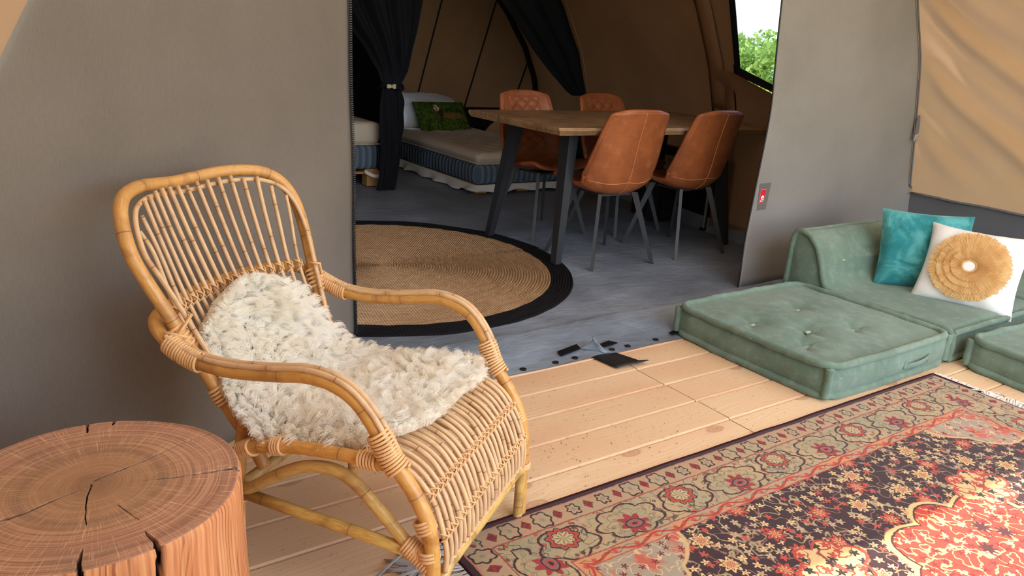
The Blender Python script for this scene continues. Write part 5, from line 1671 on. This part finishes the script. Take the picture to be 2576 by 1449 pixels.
# round tan board and a box seen past the furniture
t = thing('round_board', 'round tan wooden board standing behind the far side of the right bed', 'board', (4.52, 6.72, 0.0))
b = MB()
vs = [(.24 * math.cos(a), -.012, .175 + .20 * math.sin(a)) for a in np.linspace(0, 2 * PI, 49)[:-1]]; vs2 = [(x, .012, z) for x, y, z in vs]
b.add(vs + vs2, [tuple(range(48)), tuple(reversed(range(48, 96)))] + [((i + 1) % 48, i, 48 + i, 48 + (i + 1) % 48) for i in range(48)])
b.build('board_disc', 'tan_board', t, False, angle=.6)
b = MB(); b.box((-.12, -.03, 0), (.12, .03, .03), .004); b.build('board_foot', 'tan_board', t)
t = thing('storage_crate', 'black storage crate under the brown wall behind the dining chairs', 'crate', (4.005, 3.955, 0.004))
b = MB(); b.box((-.070, -.16, 0), (.070, .16, .35), .008); b.build('crate_body', 'crate_black', t, False)
b = MB(); b.box((-.074, -.164, .35), (.074, .164, .366), .005); b.build('crate_lid', 'crate_black', t, False)
t = thing('beige_box', 'small beige box on the black crate, glimpsed between the dining chairs', 'box', (4.000, 3.955, .3705))
b = MB(); b.box((-.064, -.150, 0), (.064, .150, .066), .006); b.build('box_body', 'box_beige', t, False)
b = MB(); b.box((-.066, -.153, .0665), (.066, .153, .082), .006); b.build('box_lid', 'box_beige', t, False)

# ================================================================== INNER TENT CURTAINS
cu = thing('curtain', 'dark navy curtain gathered with a buckle beside the left bed', 'curtain', (0, 0, 0))
CZ = [0.012, .12, .30, .50, .68, .765, .80, .88, 1.05, 1.20, 1.38, 1.7, 2.30]
CL = [2.455, 2.475, 2.485, 2.475, 2.478, 2.486, 2.482, 2.455, 2.335, 2.20, 2.05, 1.8, 1.5]
CRr = [2.605, 2.625, 2.650, 2.668, 2.668, 2.635, 2.645, 2.690, 2.730, 2.765, 2.800, 2.86, 2.95]
def curt(u, v):
    z = pl(v, np.linspace(0, 1, len(CZ)), CZ)
    xl, xr = pl(z, CZ, CL), pl(z, CZ, CRr)
    g = math.exp(-((z - .775) / .05) ** 2)
    w = xr - xl
    amp = min(.040, .16 * w * .35) * (1 - .55 * g)
    fo = amp * (math.sin(u * 2 * PI * 3.3 + .6 + .5 * math.sin(z * 4)) + .5 * math.sin(u * 2 * PI * 7.1 + z * 3)) * (0.55 + .45 * min(1, abs(z - .775) / .25))
    fan = .012 * math.sin((u * w) * 55 / (0.35 + abs(z - .775) * 2.2)) * min(1, abs(z - .775) * 3)
    return (lerp(xl, xr, u), 5.30 + fo + fan + .01 * nz(u * 8, z * 6), z)
b = MB(); b.grid(90, 90, curt); b.build('curtain_cloth', 'cloth_black', cu, thick=.002)
b = MB(); b.tube([(2.565 + .085 * math.cos(a), 5.30 + .055 * math.sin(a), .775 + .012 * math.sin(a * 2)) for a in np.linspace(0, 2 * PI, 30)[:-1]], .010, 6, closed=True, flatten=1.6); tie_b = b.build('tie_band', 'cloth_black', cu)
b = MB(); b.box((2.492, 5.225, .764), (2.522, 5.242, .792), .004); b.box((2.524, 5.225, .768), (2.536, 5.240, .788), .003); b.box((2.538, 5.224, .762), (2.560, 5.242, .794), .004)
bk = b.build('buckle', 'buckle_beige', tie_b); bk['label'] = 'pale beige side release buckle'
cu2 = thing('curtain', 'black inner tent curtain tied back in a long point above the far dining chair', 'curtain', (0, 0, 0))
def curt2(u, v):
    z = lerp(.74, 2.3, v)
    xr = rwall(5.3, z)[0] - .012
    xl = pl(z, [.74, .765, .90, 1.05, 1.25, 1.44, 1.7, 2.3], [4.24, 4.19, 4.02, 3.86, 3.66, 3.47, 3.22, 2.7])
    x = lerp(xl, xr, u)
    return (x, 5.30 + .020 * math.sin(u * 17 + z * 2) * sm((z - .74) / .3) + .012 * nz(u * 6, z * 5), z)
b = MB(); b.grid(60, 50, curt2); b.build('curtain_cloth', 'cloth_black', cu2, thick=.002)
b = MB(); b.tube([tuple(np.array(rwall(5.285, z)) + (-.006, -.02, 0)) for z in np.linspace(.5, 2.2, 34)], .004, 6); b.build('curtain_hem', 'canvas_brown', cu2)

# ================================================================== TREES BEYOND THE WINDOW
def shrub(x, y, h, w, lab, seed):
    root = thing('leafy_shrub', lab, 'shrub', (x, y, -.42), 0, 'shrubs seen through the window')
    r_ = np.random.default_rng(seed)
    b = MB()
    b.tube([(0, 0, 0), (.03, .02, h * .3), (-.04, .05, h * .62)], [.06, .045, .02], 8)
    for k in range(6):
        a = k * 1.05 + seed; b.tube([(.0, .0, h * (.15 + .06 * k)), (.25 * w * math.cos(a), .25 * w * math.sin(a), h * (.45 + .06 * k)), (.42 * w * math.cos(a), .42 * w * math.sin(a), h * (.6 + .05 * k))], [.022, .016, .006], 6)
    b.build('trunk', 'bark', root)
    n = 2600
    c_ = r_.normal(size=(n, 3)); c_ /= np.linalg.norm(c_, axis=1)[:, None]
    rad = r_.uniform(.55, 1.0, n) ** .6
    cl = np.sin(c_[:, 0] * 5 + seed) * np.sin(c_[:, 1] * 6 + 1) * np.sin(c_[:, 2] * 5 + 2) * .16
    P_ = c_ * (rad * (1 + cl))[:, None] * np.array((w / 2, w / 2, h * .48)) + np.array((0, 0, h * .54))
    vs, fs, lr = [], [], []
    for i in range(n):
        d1 = r_.normal(size=3); d1 /= np.linalg.norm(d1); d2 = np.cross(d1, r_.normal(size=3)); d2 /= np.linalg.norm(d2)
        s_ = r_.uniform(.05, .09); p_ = P_[i]; o_ = len(vs); q = r_.uniform()
        vs += [p_ - d1 * s_, p_ + d2 * s_ * .45, p_ + d1 * s_, p_ - d2 * s_ * .45]; lr += [q] * 4
        fs.append((o_, o_ + 1, o_ + 2, o_ + 3))
    me = bpy.data.meshes.new('foliage'); me.from_pydata([tuple(q) for q in vs], [], fs)
    at = me.attributes.new('lr', 'FLOAT', 'POINT'); at.data.foreach_set('value', np.array(lr, np.float32))
    me.materials.append(MT['leaf'].m)
    o = bpy.data.objects.new('foliage', me); COL.objects.link(o); o.parent = root; o['kind'] = 'stuff'
shrub(10.1, 8.9, 1.92, 1.8, 'leafy green shrub at the left of the window view', 3)
shrub(11.0, 8.2, 1.80, 1.8, 'leafy green shrub in the middle of the window view', 8)
shrub(11.7, 7.2, 1.95, 1.9, 'leafy green shrub at the right of the window view, by the grey canvas', 15)
shrub(12.4, 9.6, 2.05, 2.2, 'taller leafy shrub standing behind the others outside the window', 22)

# small bits of bark and straw on the planks
b = MB()
for k in range(230):
    x, y = rng.uniform(.7, 2.6), rng.uniform(1.37, 2.03)
    if k < 110: x, y = rng.normal(1.35, .22), rng.normal(1.52, .09)
    if y < 1.37 or y > 2.03 or (x > 2.34 and y > 1.3): continue
    a, s_ = rng.uniform(0, PI), rng.uniform(.0012, .0042)
    c_, n_ = math.cos(a), math.sin(a)
    b.add([(x - c_ * s_, y - n_ * s_, .0012), (x + n_ * s_ * .35, y - c_ * s_ * .35, .0012), (x + c_ * s_, y + n_ * s_, .0014), (x - n_ * s_ * .35, y + c_ * s_ * .35, .0030)], [(0, 1, 2, 3), (0, 3, 1), (1, 3, 2)])
tag(b.build('bark_crumbs', 'debris_brown', None, False), 'tiny brown bark crumbs scattered over the planks', 'debris', None, 'stuff')
